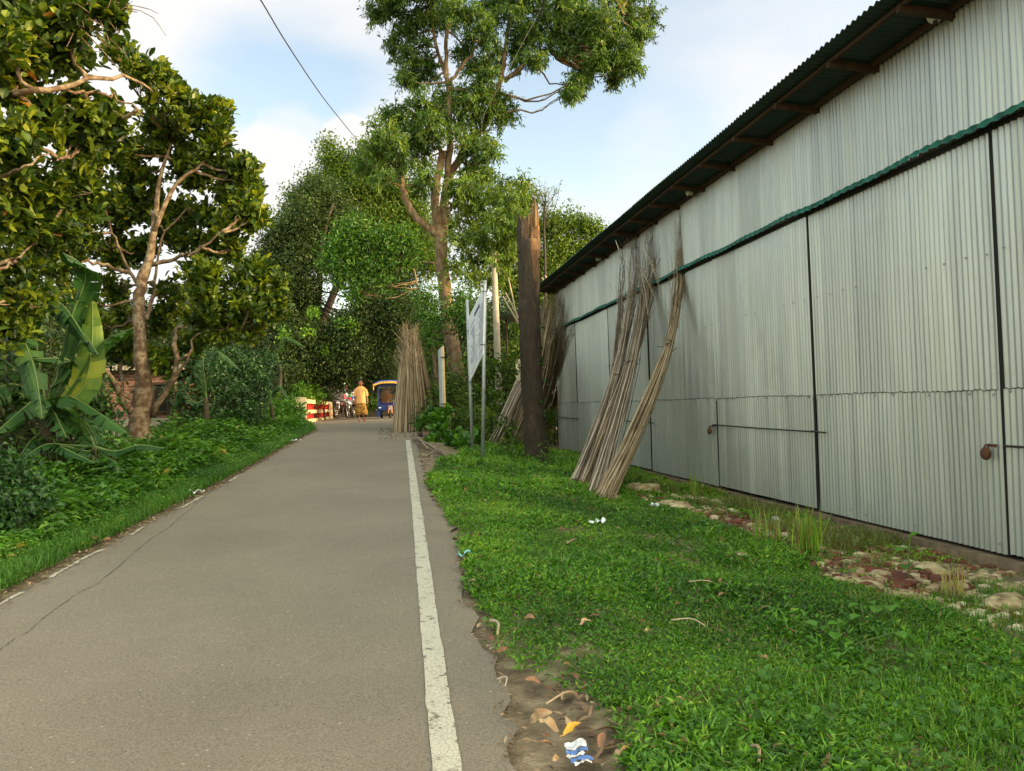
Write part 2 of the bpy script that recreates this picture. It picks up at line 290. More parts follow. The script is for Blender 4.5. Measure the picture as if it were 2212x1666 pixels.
def asphalt():
    m = bpy.data.materials.new('asphalt'); m.use_nodes = True; t = m.node_tree; b = t.nodes['Principled BSDF']
    b.inputs['Roughness'].default_value = .82; b.inputs['Specular IOR Level'].default_value = .35
    ge = N(t, 'ShaderNodeNewGeometry')
    a = N(t, 'ShaderNodeTexNoise'); a.inputs['Scale'].default_value = .55; a.inputs['Detail'].default_value = 5; a.inputs['Roughness'].default_value = .65
    c = N(t, 'ShaderNodeTexNoise'); c.inputs['Scale'].default_value = 95; c.inputs['Detail'].default_value = 3; c.inputs['Roughness'].default_value = .7
    v = N(t, 'ShaderNodeTexVoronoi'); v.inputs['Scale'].default_value = 26
    for n in (a, c, v): t.links.new(ge.outputs['Position'], n.inputs['Vector'])
    r1 = N(t, 'ShaderNodeValToRGB'); e = r1.color_ramp.elements
    e[0].position = .3; e[0].color = (.165, .142, .108, 1); e[1].position = .72; e[1].color = (.225, .193, .146, 1)
    t.links.new(a.outputs['Fac'], r1.inputs[0])
    r2 = N(t, 'ShaderNodeValToRGB'); e = r2.color_ramp.elements
    e[0].position = .33; e[0].color = (.45, .45, .45, 1); e[1].position = .66; e[1].color = (1.4, 1.4, 1.4, 1)
    t.links.new(c.outputs['Fac'], r2.inputs[0])
    mm = N(t, 'ShaderNodeMix', data_type='RGBA', blend_type='MULTIPLY'); mm.inputs['Factor'].default_value = .75
    t.links.new(r1.outputs[0], mm.inputs['A']); t.links.new(r2.outputs[0], mm.inputs['B'])
    # pale and dark stones
    r3 = N(t, 'ShaderNodeValToRGB'); e = r3.color_ramp.elements; e[0].position = .0; e[0].color = (1, 1, 1, 1); e[1].position = .22; e[1].color = (0, 0, 0, 1)
    t.links.new(v.outputs['Distance'], r3.inputs[0])
    sel = N(t, 'ShaderNodeMath', operation='GREATER_THAN'); sel.inputs[1].default_value = .80
    sp = N(t, 'ShaderNodeSeparateColor'); t.links.new(v.outputs['Color'], sp.inputs[0]); t.links.new(sp.outputs[0], sel.inputs[0])
    ml = N(t, 'ShaderNodeMath', operation='MULTIPLY'); t.links.new(sel.outputs[0], ml.inputs[0]); t.links.new(r3.outputs[0], ml.inputs[1])
    stone = N(t, 'ShaderNodeMix', data_type='RGBA'); stone.inputs['A'].default_value = (.05, .045, .04, 1); stone.inputs['B'].default_value = (.46, .42, .34, 1)
    gt = N(t, 'ShaderNodeMath', operation='GREATER_THAN'); gt.inputs[1].default_value = .5; t.links.new(sp.outputs[1], gt.inputs[0]); t.links.new(gt.outputs[0], stone.inputs['Factor'])
    m2 = N(t, 'ShaderNodeMix', data_type='RGBA'); t.links.new(ml.outputs[0], m2.inputs['Factor']); t.links.new(mm.outputs['Result'], m2.inputs['A']); t.links.new(stone.outputs['Result'], m2.inputs['B'])
    # dusty right-hand side, broken up by noise
    sx = N(t, 'ShaderNodeSeparateXYZ'); t.links.new(ge.outputs['Position'], sx.inputs[0])
    dn = N(t, 'ShaderNodeTexNoise'); dn.inputs['Scale'].default_value = 2.2; dn.inputs['Detail'].default_value = 7; t.links.new(ge.outputs['Position'], dn.inputs['Vector'])
    da = N(t, 'ShaderNodeMath', operation='MULTIPLY_ADD'); da.inputs[1].default_value = 1.6; t.links.new(dn.outputs['Fac'], da.inputs[0]); t.links.new(sx.outputs[0], da.inputs[2])
    dm = N(t, 'ShaderNodeMapRange'); dm.inputs['From Min'].default_value = 1.15; dm.inputs['From Max'].default_value = 1.95; dm.inputs['To Max'].default_value = .8; t.links.new(da.outputs[0], dm.inputs['Value'])
    m3 = N(t, 'ShaderNodeMix', data_type='RGBA'); m3.inputs['B'].default_value = (.25, .195, .13, 1)
    t.links.new(dm.outputs[0], m3.inputs['Factor']); t.links.new(m2.outputs['Result'], m3.inputs['A'])
    t.links.new(m3.outputs['Result'], b.inputs['Base Color'])
    bp = N(t, 'ShaderNodeBump'); bp.inputs['Strength'].default_value = .55; bp.inputs['Distance'].default_value = .006
    t.links.new(c.outputs['Fac'], bp.inputs['Height']); t.links.new(bp.outputs[0], b.inputs['Normal'])
    return m
def paint():
    m = bpy.data.materials.new('road_paint'); m.use_nodes = True; t = m.node_tree; b = t.nodes['Principled BSDF']; b.inputs['Roughness'].default_value = .7
    ge = N(t, 'ShaderNodeNewGeometry')
    wn = N(t, 'ShaderNodeTexNoise'); wn.inputs['Scale'].default_value = 14; wn.inputs['Detail'].default_value = 4
    t.links.new(ge.outputs['Position'], wn.inputs['Vector'])
    ad = N(t, 'ShaderNodeMix', data_type='RGBA'); ad.inputs['Factor'].default_value = .05; t.links.new(ge.outputs['Position'], ad.inputs['A']); t.links.new(wn.outputs['Color'], ad.inputs['B'])
    v = N(t, 'ShaderNodeTexVoronoi', feature='DISTANCE_TO_EDGE'); v.inputs['Scale'].default_value = 45; t.links.new(ad.outputs['Result'], v.inputs['Vector'])
    c1 = N(t, 'ShaderNodeValToRGB'); e = c1.color_ramp.elements; e[0].position = .02; e[0].color = (0, 0, 0, 1); e[1].position = .07; e[1].color = (1, 1, 1, 1)
    t.links.new(v.outputs['Distance'], c1.inputs[0])
    n2 = N(t, 'ShaderNodeTexNoise'); n2.inputs['Scale'].default_value = 11; n2.inputs['Detail'].default_value = 8; n2.inputs['Roughness'].default_value = .7; t.links.new(ge.outputs['Position'], n2.inputs['Vector'])
    c2 = N(t, 'ShaderNodeValToRGB'); e = c2.color_ramp.elements; e[0].position = .39; e[0].color = (0, 0, 0, 1); e[1].position = .44; e[1].color = (1, 1, 1, 1)
    t.links.new(n2.outputs['Fac'], c2.inputs[0])
    n3 = N(t, 'ShaderNodeTexNoise'); n3.inputs['Scale'].default_value = 3; t.links.new(ge.outputs['Position'], n3.inputs['Vector'])
    crk = N(t, 'ShaderNodeMix', data_type='FLOAT'); t.links.new(n3.outputs['Fac'], crk.inputs['Factor']); t.links.new(c1.outputs[0], crk.inputs['A']); crk.inputs['B'].default_value = .55
    ml = N(t, 'ShaderNodeMath', operation='MULTIPLY'); t.links.new(crk.outputs['Result'], ml.inputs[0]); t.links.new(c2.outputs[0], ml.inputs[1])
    mx_ = N(t, 'ShaderNodeMix', data_type='RGBA'); mx_.inputs['A'].default_value = (.15, .13, .10, 1); mx_.inputs['B'].default_value = (.60, .57, .46, 1)
    t.links.new(ml.outputs[0], mx_.inputs['Factor']); t.links.new(mx_.outputs['Result'], b.inputs['Base Color'])
    return m
M['asphalt'] = asphalt(); M['paint'] = paint()
M['dirt'] = mat('dirt', (.2, .15, .09), .95, ramp=[(.32, (.09, .065, .038)), (.5, (.18, .135, .08)), (.68, (.28, .22, .14))], scale=7, bump=1, bscale=38)
# zinc sheet
def zinc():
    m = bpy.data.materials.new('zinc_sheet'); m.use_nodes = True; t = m.node_tree; b = t.nodes['Principled BSDF']
    b.inputs['Metallic'].default_value = .5; b.inputs['Roughness'].default_value = .38
    ge = N(t, 'ShaderNodeNewGeometry')
    mp_ = N(t, 'ShaderNodeMapping'); mp_.inputs['Scale'].default_value = (1, 3.2, .22); t.links.new(ge.outputs['Position'], mp_.inputs[0])
    n = N(t, 'ShaderNodeTexNoise'); n.inputs['Scale'].default_value = 2.2; n.inputs['Detail'].default_value = 8; n.inputs['Roughness'].default_value = .65; t.links.new(mp_.outputs[0], n.inputs['Vector'])
    c = N(t, 'ShaderNodeValToRGB'); e = c.color_ramp.elements; e[0].position = .3; e[0].color = (.37, .39, .36, 1); e[1].position = .66; e[1].color = (.47, .495, .455, 1)
    t.links.new(n.outputs['Fac'], c.inputs[0])
    at = N(t, 'ShaderNodeAttribute', attribute_name='rnd')
    ma = N(t, 'ShaderNodeMath', operation='MULTIPLY_ADD'); ma.inputs[1].default_value = .22; ma.inputs[2].default_value = .89; t.links.new(at.outputs['Fac'], ma.inputs[0])
    mm = N(t, 'ShaderNodeVectorMath', operation='SCALE'); t.links.new(c.outputs[0], mm.inputs[0]); t.links.new(ma.outputs[0], mm.inputs['Scale'])
    n4 = N(t, 'ShaderNodeTexNoise'); n4.inputs['Scale'].default_value = 1.1; n4.inputs['Detail'].default_value = 9; n4.inputs['Roughness'].default_value = .7; t.links.new(ge.outputs['Position'], n4.inputs['Vector'])
    c4 = N(t, 'ShaderNodeValToRGB'); e = c4.color_ramp.elements; e[0].position = .58; e[0].color = (0, 0, 0, 1); e[1].position = .9; e[1].color = (.7, .7, .7, 1); t.links.new(n4.outputs['Fac'], c4.inputs[0])
    md = N(t, 'ShaderNodeMix', data_type='RGBA'); md.inputs['B'].default_value = (.24, .22, .17, 1); t.links.new(mm.outputs[0], md.inputs['A']); t.links.new(c4.outputs[0], md.inputs['Factor'])
    t.links.new(md.outputs['Result'], b.inputs['Base Color'])
    return m
M['zinc'] = zinc(); M['shadegrime'] = mat('lap_shade_grime', (.06, .045, .03), .9, var=.6, scale=14)
def brickmat():
    m = bpy.data.materials.new('brickwork'); m.use_nodes = True; t = m.node_tree; b = t.nodes['Principled BSDF']; b.inputs['Roughness'].default_value = .9
    tc_ = N(t, 'ShaderNodeNewGeometry'); mp_ = N(t, 'ShaderNodeMapping'); mp_.inputs['Rotation'].default_value = (R(90), 0, 0)
    t.links.new(tc_.outputs['Position'], mp_.inputs[0])
    br = N(t, 'ShaderNodeTexBrick'); br.inputs['Scale'].default_value = 1; br.inputs['Brick Width'].default_value = .25; br.inputs['Row Height'].default_value = .085; br.inputs['Mortar Size'].default_value = .012
    br.inputs['Color1'].default_value = (.30, .11, .06, 1); br.inputs['Color2'].default_value = (.20, .08, .05, 1); br.inputs['Mortar'].default_value = (.30, .24, .19, 1)
    t.links.new(mp_.outputs[0], br.inputs['Vector']); t.links.new(br.outputs['Color'], b.inputs['Base Color'])
    return m
M['brick'] = brickmat()

# ------------------------------------------------------------------ ground, road
def sheet(name, Xs, Ys, zf, m, kind='structure'):
    XX, YY = np.meshgrid(Xs, Ys); ZZ = zf(XX, YY); nx = len(Xs)
    V = np.stack([XX, YY, ZZ], -1).reshape(-1, 3); b = MB()
    i = np.arange(len(Ys)-1)[:, None]*nx+np.arange(nx-1)[None]
    b.add(V, [np.stack([i, i+1, i+nx+1, i+nx], -1).reshape(-1, 4)])
    return tag(b.build(name, m, smooth=True), kind=kind)
Xs = np.concatenate([[-400, -150, -60, -30, -15], np.arange(-10, 10.01, .25), [15, 30, 60, 150, 400]])
Ys = np.concatenate([[-200, -60, -20, -5], np.arange(0, 48, .4), np.arange(48, 90, 3), [120, 200, 400, 900]])
def gz(X, Y):
    base = g(X, Y)
    und = .02*np.sin(X*2.1+Y*1.3)*np.sin(Y*.9-X*.7)
    edge = np.where((X > -3.7) & (X < .95), -.04, 0.0)
    # canal below the bridge, left and right of the road
    can = np.where((Y > 34.5) & (Y < 47) & ((X < -3.95) | (X > 3.5)), -1.1, 0)
    return base+und*(edge == 0)+edge-.005+can
sheet('ground', Xs, Ys, gz, M['dirt'])
Lpx = [(-260, 1434), (33, 1279), (182, 1199), (280, 1149), (433, 1070), (566, 996), (640, 953), (684, 929)]
Lp = np.array([G(x, y, road=True) for x, y in Lpx])
Rpx = [(1160, 1790), (1128, 1666), (1086, 1497), (1039, 1379), (998, 1265), (990, 1184), (982, 1123), (944, 1086), (925, 1057), (918, 1020), (908, 985), (905, 960)]
Rp = np.array([G(x, y, road=True) for x, y in Rpx])
Wpx = [(1010, 2000), (988, 1850), (967, 1666), (940, 1450), (926, 1330), (914, 1220), (903, 1120), (893, 1040), (886, 985), (881, 950)]
Wp = np.array([G(x, y, road=True) for x, y in Wpx])
RY = np.concatenate([np.arange(-3, 27, .15), np.arange(27, 120, 1.0)])
def interp(pts, Y, end):
    o = np.argsort(pts[:, 1]); y = np.concatenate([[-6], pts[o, 1], [34, 130]]); x = np.concatenate([[pts[o, 0][0]], pts[o, 0], [end, end]])
    return np.interp(Y, y, x)
lx = interp(Lp, RY, -3.45)+rng.normal(0, .012, len(RY)); rx = interp(Rp, RY, 1.6)+np.where(RY < 27, rng.normal(0, .03, len(RY)), 0)
far = RY > 30; rx = np.where(far, np.minimum(rx+(RY-30)*.9, 6.0), rx)
lx = np.where(RY > 48, lx-(RY-48)*.4, lx)
b = MB(); K = 13; tt = np.linspace(0, 1, K)
XX = lx[:, None]*(1-tt)+rx[:, None]*tt; YY = RY[:, None]*np.ones(K)
i = np.arange(len(RY)-1)[:, None]*K+np.arange(K-1)[None]
camber = -.02*(2*tt-1)**4
b.add(np.stack([XX, YY, rdz(YY)+camber[None]+.0], -1), [np.stack([i, i+1, i+K+1, i+K], -1).reshape(-1, 4)])
tag(b.build('road', M['asphalt'], smooth=True), kind='structure')
wy = np.arange(.3, Wp[:, 1].max(), .12); o_ = np.argsort(Wp[:, 1]); wx = np.interp(wy, Wp[o_, 1], Wp[o_, 0])
def camz(X, Y):
    l = np.interp(Y, RY, lx); r = np.interp(Y, RY, rx); return rdz(Y)-.02*(2*(X-l)/(r-l)-1)**4
def ribbon(x, y, w, dz=.006, jit=.0):
    b = MB(); n = len(x); a = x-w/2+rng.normal(0, jit, n); c = x+w/2+rng.normal(0, jit, n)
    V = np.stack([np.stack([a, y, camz(a, y)+dz], -1), np.stack([c, y, camz(c, y)+dz], -1)], 1).reshape(-1, 3)
    i = np.arange(n-1)*2; return b.add(V, [np.stack([i, i+1, i+3, i+2], -1)])
tag(ribbon(wx, wy, .118, jit=.0025).build('road_edge_line', M['paint']), kind='structure')
# left edge line, mostly buried, shows in stretches
for k, (a, c) in enumerate([(3.2, 6.6), (7.0, 8.1), (8.8, 9.3), (10.5, 11.6), (13.2, 14.2)]):
    yy = np.arange(a, c, .12); xx = np.interp(yy, RY, lx)+.035
    tag(ribbon(xx, yy, .05, jit=.010).build('road_left_line', M['paint']), kind='structure')
Cpx = [(-200, 1530), (0, 1408), (60, 1368), (130, 1310), (215, 1260), (300, 1190), (370, 1140), (440, 1080), (500, 1032), (560, 1003)]
Cp = np.array([G(x, y, road=True) for x, y in Cpx]); s_ = np.linspace(0, 1, 220); cu_ = np.linspace(0, 1, len(Cp))
cxx = np.interp(s_, cu_, Cp[:, 0])+np.cumsum(rng.normal(0, .006, 220))*.6; cyy = np.interp(s_, cu_, Cp[:, 1]); o_ = np.argsort(cyy)
M['crack'] = mat('crack_shadow', (.10, .088, .068), .95)
tag(ribbon(cxx[o_], cyy[o_], .009*np.clip(rng.random(220)*1.9-.3, .08, 1.3), dz=.004, jit=.002).build('road_crack', M['crack']), kind='structure')

# ------------------------------------------------------------------ foliage engine
def unit(v): return v/(np.linalg.norm(v, axis=-1, keepdims=True)+1e-9)
def leaves(b, Pn, D, L, Wd, big=False, fold=.18, droop=.15, tint=None, roll=1.0):
    n = len(Pn); D = unit(D); up = np.array([0, 0, 1.])+rng.normal(0, .55*roll, (n, 3))
    S = unit(np.cross(D, up)); Nn = np.cross(S, D)
    L = np.broadcast_to(L, (n,))[:, None]; Wd = np.broadcast_to(Wd, (n,))[:, None]
    if tint is None: tint = rng.random(n)
    if not big:
        V = np.stack([Pn, Pn+D*L*.5+S*Wd/2+Nn*Wd*fold, Pn+D*L-Nn*L*droop, Pn+D*L*.5-S*Wd/2+Nn*Wd*fold], 1)
        i = np.arange(n)*4; b.add(V.reshape(-1, 3), [np.stack([i, i+1, i+2, i+3], -1)], tint)
    else:
        a = Pn+D*L*.32; c = Pn+D*L*.72-Nn*L*droop*.35; t = Pn+D*L-Nn*L*droop
        V = np.stack([Pn, a+S*Wd*.42+Nn*Wd*fold, c+S*Wd*.5+Nn*Wd*fold, t, c-S*Wd*.5+Nn*Wd*fold, a-S*Wd*.42+Nn*Wd*fold, a, c], 1)
        i = np.arange(n)*8
        T3 = np.concatenate([np.stack([i, i+1, i+6], -1), np.stack([i, i+6, i+5], -1), np.stack([i+7, i+2, i+3], -1), np.stack([i+7, i+3, i+4], -1)])
        Q = np.concatenate([np.stack([i+6, i+1, i+2, i+7], -1), np.stack([i+5, i+6, i+7, i+4], -1)])
        b.n0 = b.n
        V = V.reshape(-1, 3)
        b.Fs += [T3+b.n, Q+b.n]; b.A += [np.tile(tint, 4), np.tile(tint, 2)]; b.V.append(V); b.n += len(V)
def ell(n, power=.45):
    v = unit(rng.normal(size=(n, 3))); return v*(rng.random(n)**power)[:, None]
def clump_tips(cl, dens, flat=.9):
    """cl: list of (centre, radius) -> tips, outward dirs"""
    T = []; O = []
    for c, r in cl:
        n = max(4, int(dens*r*r)); q = ell(n)*np.array([1, 1, flat])
        q *= (1+.28*np.sin(q[:, :1]*5+c[0]*3)*np.cos(q[:, 1:2]*6+c[1]*2)*np.sin(q[:, 2:]*5+c[2]))
        T.append(c+q*r); O.append(unit(q+1e-6))
    return np.concatenate(T), np.concatenate(O)
def px_clumps(lst, jy=.0):
    o = []
    for e in lst:
        px, py, rp, Y = e[:4]; o.append((P(px, py, Y), rp*Y/F))
    return o
def curve(pts, n=10, wob=.0):
    pts = np.asarray(pts, float); m = len(pts)
    if m == 2: t = np.linspace(0, 1, n)[:, None]; q = pts[0]*(1-t)+pts[1]*t
    else:
        u = np.linspace(0, m-1, n); i = np.clip(u.astype(int), 0, m-2); f = (u-i)[:, None]
        p0 = pts[np.clip(i-1, 0, m-1)]; p1 = pts[i]; p2 = pts[i+1]; p3 = pts[np.clip(i+2, 0, m-1)]
        q = .5*((2*p1)+(-p0+p2)*f+(2*p0-5*p1+4*p2-p3)*f**2+(-p0+3*p1-3*p2+p3)*f**3)
    if wob: q[1:-1] += rng.normal(0, wob, (n-2, 3))
    return q
def airy(cl, n=13, f=.30):
    o = []
    for c, r in cl:
        for q in ell(n, .4): o.append((c+q*r*.85, r*f*rng.uniform(.7, 1.25)))
    return o
def limbs_to(b, nodes, clumps, r0=.05, twigs=8, spread=.8):
    nodes = np.asarray(nodes)
    for c, r in clumps:
        d = np.linalg.norm(nodes-c, axis=1)+np.maximum(0, nodes[:, 2]-c[2])*1.5; a = nodes[np.argmin(d)]
        mid = (a+c)/2+rng.normal(0, .12*r, 3)+np.array([0, 0, -.12*np.linalg.norm(c-a)])
        ln = np.linalg.norm(c-a); q = curve([a, mid, c], 9, wob=.02*ln)
        b.tube(q, np.linspace(min(r0, .02+.02*ln), .012, 9), 5, attr=.5)
        for _ in range(twigs):
            e = c+ell(1)[0]*r*spread; s = q[rng.integers(4, 9)]
            b.tube(curve([s, (s+e)/2+rng.normal(0, .1*r, 3), e], 5), np.linspace(.011, .004, 5), 4, cap=False, attr=.5)
def crown(name, cl, style, m, parent, dens, L, Wd, per=10, spread=.22, flat=.9, limit=None, kind=None, tint=None, thin=1.0):
    T, O = clump_tips(cl, dens, flat); n = len(T)
    keep = rng.random(n) < thin; T = T[keep]; O = O[keep]; n = len(T)
    Tn = np.repeat(T, per, 0); On = np.repeat(O, per, 0); k = len(Tn)
    ct = np.repeat(rng.normal(0, .20, n), per)
    tn = np.clip((rng.random(k)*.74+.06) + ct*.8, 0, .84) if tint is None else np.clip(tint+rng.normal(0, .15, k)+ct, 0, .86)
    sel_ = rng.random(k) < .004; tn[sel_] = 1.0
    b = MB()
    if style == 'rosette':        # stiff obovate leaves fanning up and out from each twig end
        ax = unit(On*.7+np.array([0, 0, .9])+rng.normal(0, .35, (k, 3))*0); D = unit(ax+rng.normal(0, .62, (k, 3)))
        Pn = Tn+rng.normal(0, spread*.35, (k, 3))-ax*rng.random((k, 1))*spread
        leaves(b, Pn, D, L*rng.uniform(.42, 1.2, k), Wd*rng.uniform(.6, 1.15, k), big=True, tint=tn)
    elif style == 'sickle':       # narrow hanging leaves strung along drooping twigs
        tw = unit(On*.8+rng.normal(0, .5, (k, 3))*0+np.array([0, 0, -.35])); tw = np.repeat(unit(O*.8+rng.normal(0, .5, (n, 3))+np.array([0, 0, -.3])), per, 0)
        Pn = Tn+tw*(rng.random((k, 1))-.3)*spread*2.2+rng.normal(0, spread*.12, (k, 3))
        D = unit(tw*.6+rng.normal(0, .6, (k, 3))+np.array([0, 0, -.55]))
        leaves(b, Pn, D, L*rng.uniform(.6, 1.2, k), Wd*rng.uniform(.7, 1.2, k), fold=.1, droop=.22, tint=tn, roll=1.6)
    else:                          # ordinary small leaves
        Pn = Tn+rng.normal(0, spread, (k, 3)); D = unit(On*.5+rng.normal(0, .7, (k, 3))+np.array([0, 0, -.12]))
        leaves(b, Pn, D, L*rng.uniform(.6, 1.25, k), Wd*rng.uniform(.7, 1.2, k), tint=tn)
    o = b.build(name, m, parent)
    if kind: o['kind'] = kind
    return o

# ---- trees -----------------------------------------------------------------
def jackfruit():
    Y = 16.0
    base = P(300, 1035, Y); t = empty('jackfruit_tree', base, 'forking jackfruit tree with pale blotched trunk standing in front of the brick wall', 'tree')
    b = MB()
    tr = [P(303, 1060, Y), P(302, 950, Y), P(302, 900, Y), P(312, 840, Y), P(306, 780, Y-.1), P(300, 720, Y-.1), P(299, 660, Y), P(305, 610, Y), P(322, 565, Y), P(330, 510, Y), P(338, 440, Y+.2), P(352, 370, Y+.3), P(372, 300, Y+.5)]
    q = curve(tr, 40, .012); w = np.interp(np.linspace(0, 1, 40), [0, .1, .2, .3, .45, .6, .75, 1], [.23, .205, .19, .14, .115, .105, .065, .02])
    b.tube(q, w, 12, attr=.5, lump=.05)
    nodes = list(q[18:])
    def lim(pts, r1, r2, n=16, w_=.02):
        qq = curve(pts, n, w_); b.tube(qq, np.linspace(r1, r2, n), 8, attr=.5, lump=.06); nodes.extend(qq[n//3:])
    lim([P(298, 900, Y), P(268, 868, Y-.3), P(247, 830, Y-.5), P(225, 800, Y-.8), P(180, 770, Y-1)], .085, .03)
    lim([P(322, 575, Y), P(352, 568, Y), P(395, 552, Y-.2), P(430, 540, Y-.4), P(480, 500, Y-.5)], .055, .012)
    lim([P(316, 690, Y), P(328, 650, Y+.2), P(335, 600, Y+.4), P(350, 520, Y+.6), P(420, 430, Y+.6)], .045, .012)
    lim([P(332, 500, Y), P(380, 400, Y), P(430, 360, Y), P(455, 330, Y)], .05, .015)
    lim([P(304, 620, Y), P(278, 590, Y+.4), P(262, 540, Y+.5), P(235, 480, Y+.5), P(220, 400, Y+.2)], .04, .012)
    lim([P(275, 590, Y+.4), P(220, 570, Y+.2), P(170, 560, Y), P(110, 520, Y-1)], .045, .015)
    # the second fork standing right of the trunk
    lim([P(330, 900, Y), P(362, 838, Y-.1), P(378, 810, Y-.2), P(380, 760, Y-.3), P(380, 712, Y-.3), P(400, 705, Y-.4), P(430, 690, Y-.4), P(462, 670, Y-.5), P(478, 648, Y-.5), P(500, 630, Y-.5), P(570, 618, Y-.5)], .062, .012, 26)
    lim([P(378, 815, Y-.2), P(398, 790, Y-.3), P(412, 755, Y-.4), P(418, 725, Y-.4), P(470, 712, Y-.5), P(520, 715, Y-.5)], .036, .012)
    b.build('trunk', M['bark_pale'], t, smooth=True)
    cl = px_clumps([(255, 115, 34, Y-1), (300, 150, 40, Y-1), (345, 190, 45, Y-.5), (400, 250, 50, Y), (455, 270, 42, Y), (470, 330, 55, Y+.3), (505, 385, 48, Y+.2), (520, 440, 42, Y), (475, 450, 55, Y+.6), (410, 360, 60, Y+1), (350, 290, 55, Y+.5), (300, 360, 55, Y+.8), (250, 300, 60, Y), (330, 450, 55, Y+1), (400, 480, 50, Y+1.3), (250, 440, 60, Y+.8), (190, 370, 60, Y),
                    (500, 490, 38, Y), (180, 490, 60, Y), (120, 430, 55, Y-1), (230, 540, 50, Y+1), (130, 560, 50, Y), (60, 520, 60, Y-1), (545, 410, 26, Y), (548, 465, 30, Y), (530, 360, 24, Y), (440, 530, 34, Y+.6), (500, 545, 28, Y+.4), (370, 520, 40, Y+1), (300, 540, 30, Y+1.2), (470, 240, 22, Y), (390, 200, 26, Y)])
    low = px_clumps([(550, 590, 40, Y-.6), (590, 620, 35, Y-.6), (600, 660, 30, Y-.5), (540, 650, 48, Y-.8), (480, 610, 50, Y-.6), (440, 660, 50, Y-.4), (490, 690, 45, Y-.4), (420, 590, 38, Y), (380, 640, 42, Y+.5), (540, 700, 40, Y-.3), (465, 720, 35, Y-.2), (350, 700, 30, Y+.6), (410, 740, 24, Y), (270, 680, 30, Y+1.4), (260, 760, 40, Y+1.2), (210, 700, 40, Y+.6), (160, 640, 50, Y), (330, 770, 26, Y+.8), (250, 620, 35, Y+1.2), (355, 780, 22, Y)])
    lb = MB(); limbs_to(lb, nodes, cl+low, .035, 7); lb.build('branches', M['bark_pale'], t, smooth=True)
    crown('crown', airy(cl), 'rosette', M['jack'], t, 300, .20, .10, per=10, spread=.17, thin=.85)
    crown('crown', airy(low, 12, .33), 'rosette', M['jack'], t, 260, .18, .09, per=10, spread=.17, tint=.52)
jackfruit()
def near_jack():
    Y = 9.5; base = np.array([-7.3, 9.3, g(-7.3, 9.3)]); t = empty('jackfruit_tree', base, 'nearest jackfruit tree, its large leaves hanging in at the upper left corner', 'tree')
    b = MB(); q = curve([base-[0, 0, .1], base+[.1, 0, 1.5], base+[-.1, .1, 3], base+[.1, 0, 4.6], base+[0, .1, 7]], 24, .03)
    b.tube(q, np.linspace(.24, .09, 24), 12, attr=.5, lump=.05); nodes = list(q[8:])
    def lim(pts, r1, r2, n=18):
        qq = curve(pts, n, .02); b.tube(qq, np.linspace(r1, r2, n), 8, attr=.5, lump=.05); nodes.extend(qq[3:])
    lim([q[16], P(-60, 215, Y), P(60, 200, Y-.2), P(150, 190, Y), P(220, 165, Y+.2), P(290, 172, Y+.6), P(330, 200, Y+.8)], .05, .012)
    lim([P(130, 195, Y), P(200, 200, Y+.3), P(260, 215, Y+.5), P(310, 250, Y+.6)], .022, .008)
    lim([q[20], P(-60, 30, Y), P(60, 22, Y-.3), P(140, 28, Y-.2), P(230, 55, Y)], .035, .006)
    lim([q[12], P(-50, 400, Y), P(40, 360, Y-.4), P(110, 330, Y)], .03, .008)
    lim([q[10], P(-60, 600, Y+.5), P(30, 560, Y+.8), P(100, 500, Y+1)], .03, .008)
    for _ in range(40):
        a = P(rng.uniform(60, 240), rng.uniform(0, 70), Y-.1); c = a+np.array([rng.uniform(-.1, .6), rng.uniform(-.3, .3), rng.uniform(-.5, .2)])
        b.tube(curve([a, (a+c)/2+rng.normal(0, .08, 3), c], 6), np.linspace(.008, .003, 6), 4, cap=False, attr=.5)
    b.build('trunk', M['bark_pale'], t, smooth=True)
    cl = px_clumps([(20, 90, 50, Y-.4), (70, 130, 45, Y), (30, 170, 55, Y), (90, 45, 32, Y-.2), (165, 30, 28, Y-.2), (60, 20, 40, Y), (140, 80, 25, Y), (235, 20, 18, Y), (150, 120, 32, Y+.2),
                    (180, 230, 48, Y+.5), (110, 250, 55, Y+.3), (40, 290, 60, Y), (240, 250, 40, Y+.8), (190, 310, 50, Y+1), (70, 370, 70, Y+.6), (150, 400, 60, Y+1), (-60, 120, 80, Y), (-60, 350, 110, Y), (40, 460, 75, Y+.8), (-70, 560, 90, Y+1), (30, 560, 60, Y+1.2), (120, 500, 50, Y+1.6), (60, 640, 55, Y+1.4), (-20, 700, 60, Y+1.2)])
    lb = MB(); limbs_to(lb, nodes, cl, .03, 8); lb.build('branches', M['bark_pale'], t, smooth=True)
    crown('crown', airy(cl, 13, .31), 'rosette', M['jack'], t, 330, .18, .095, per=9, spread=.15, thin=.85)
near_jack()

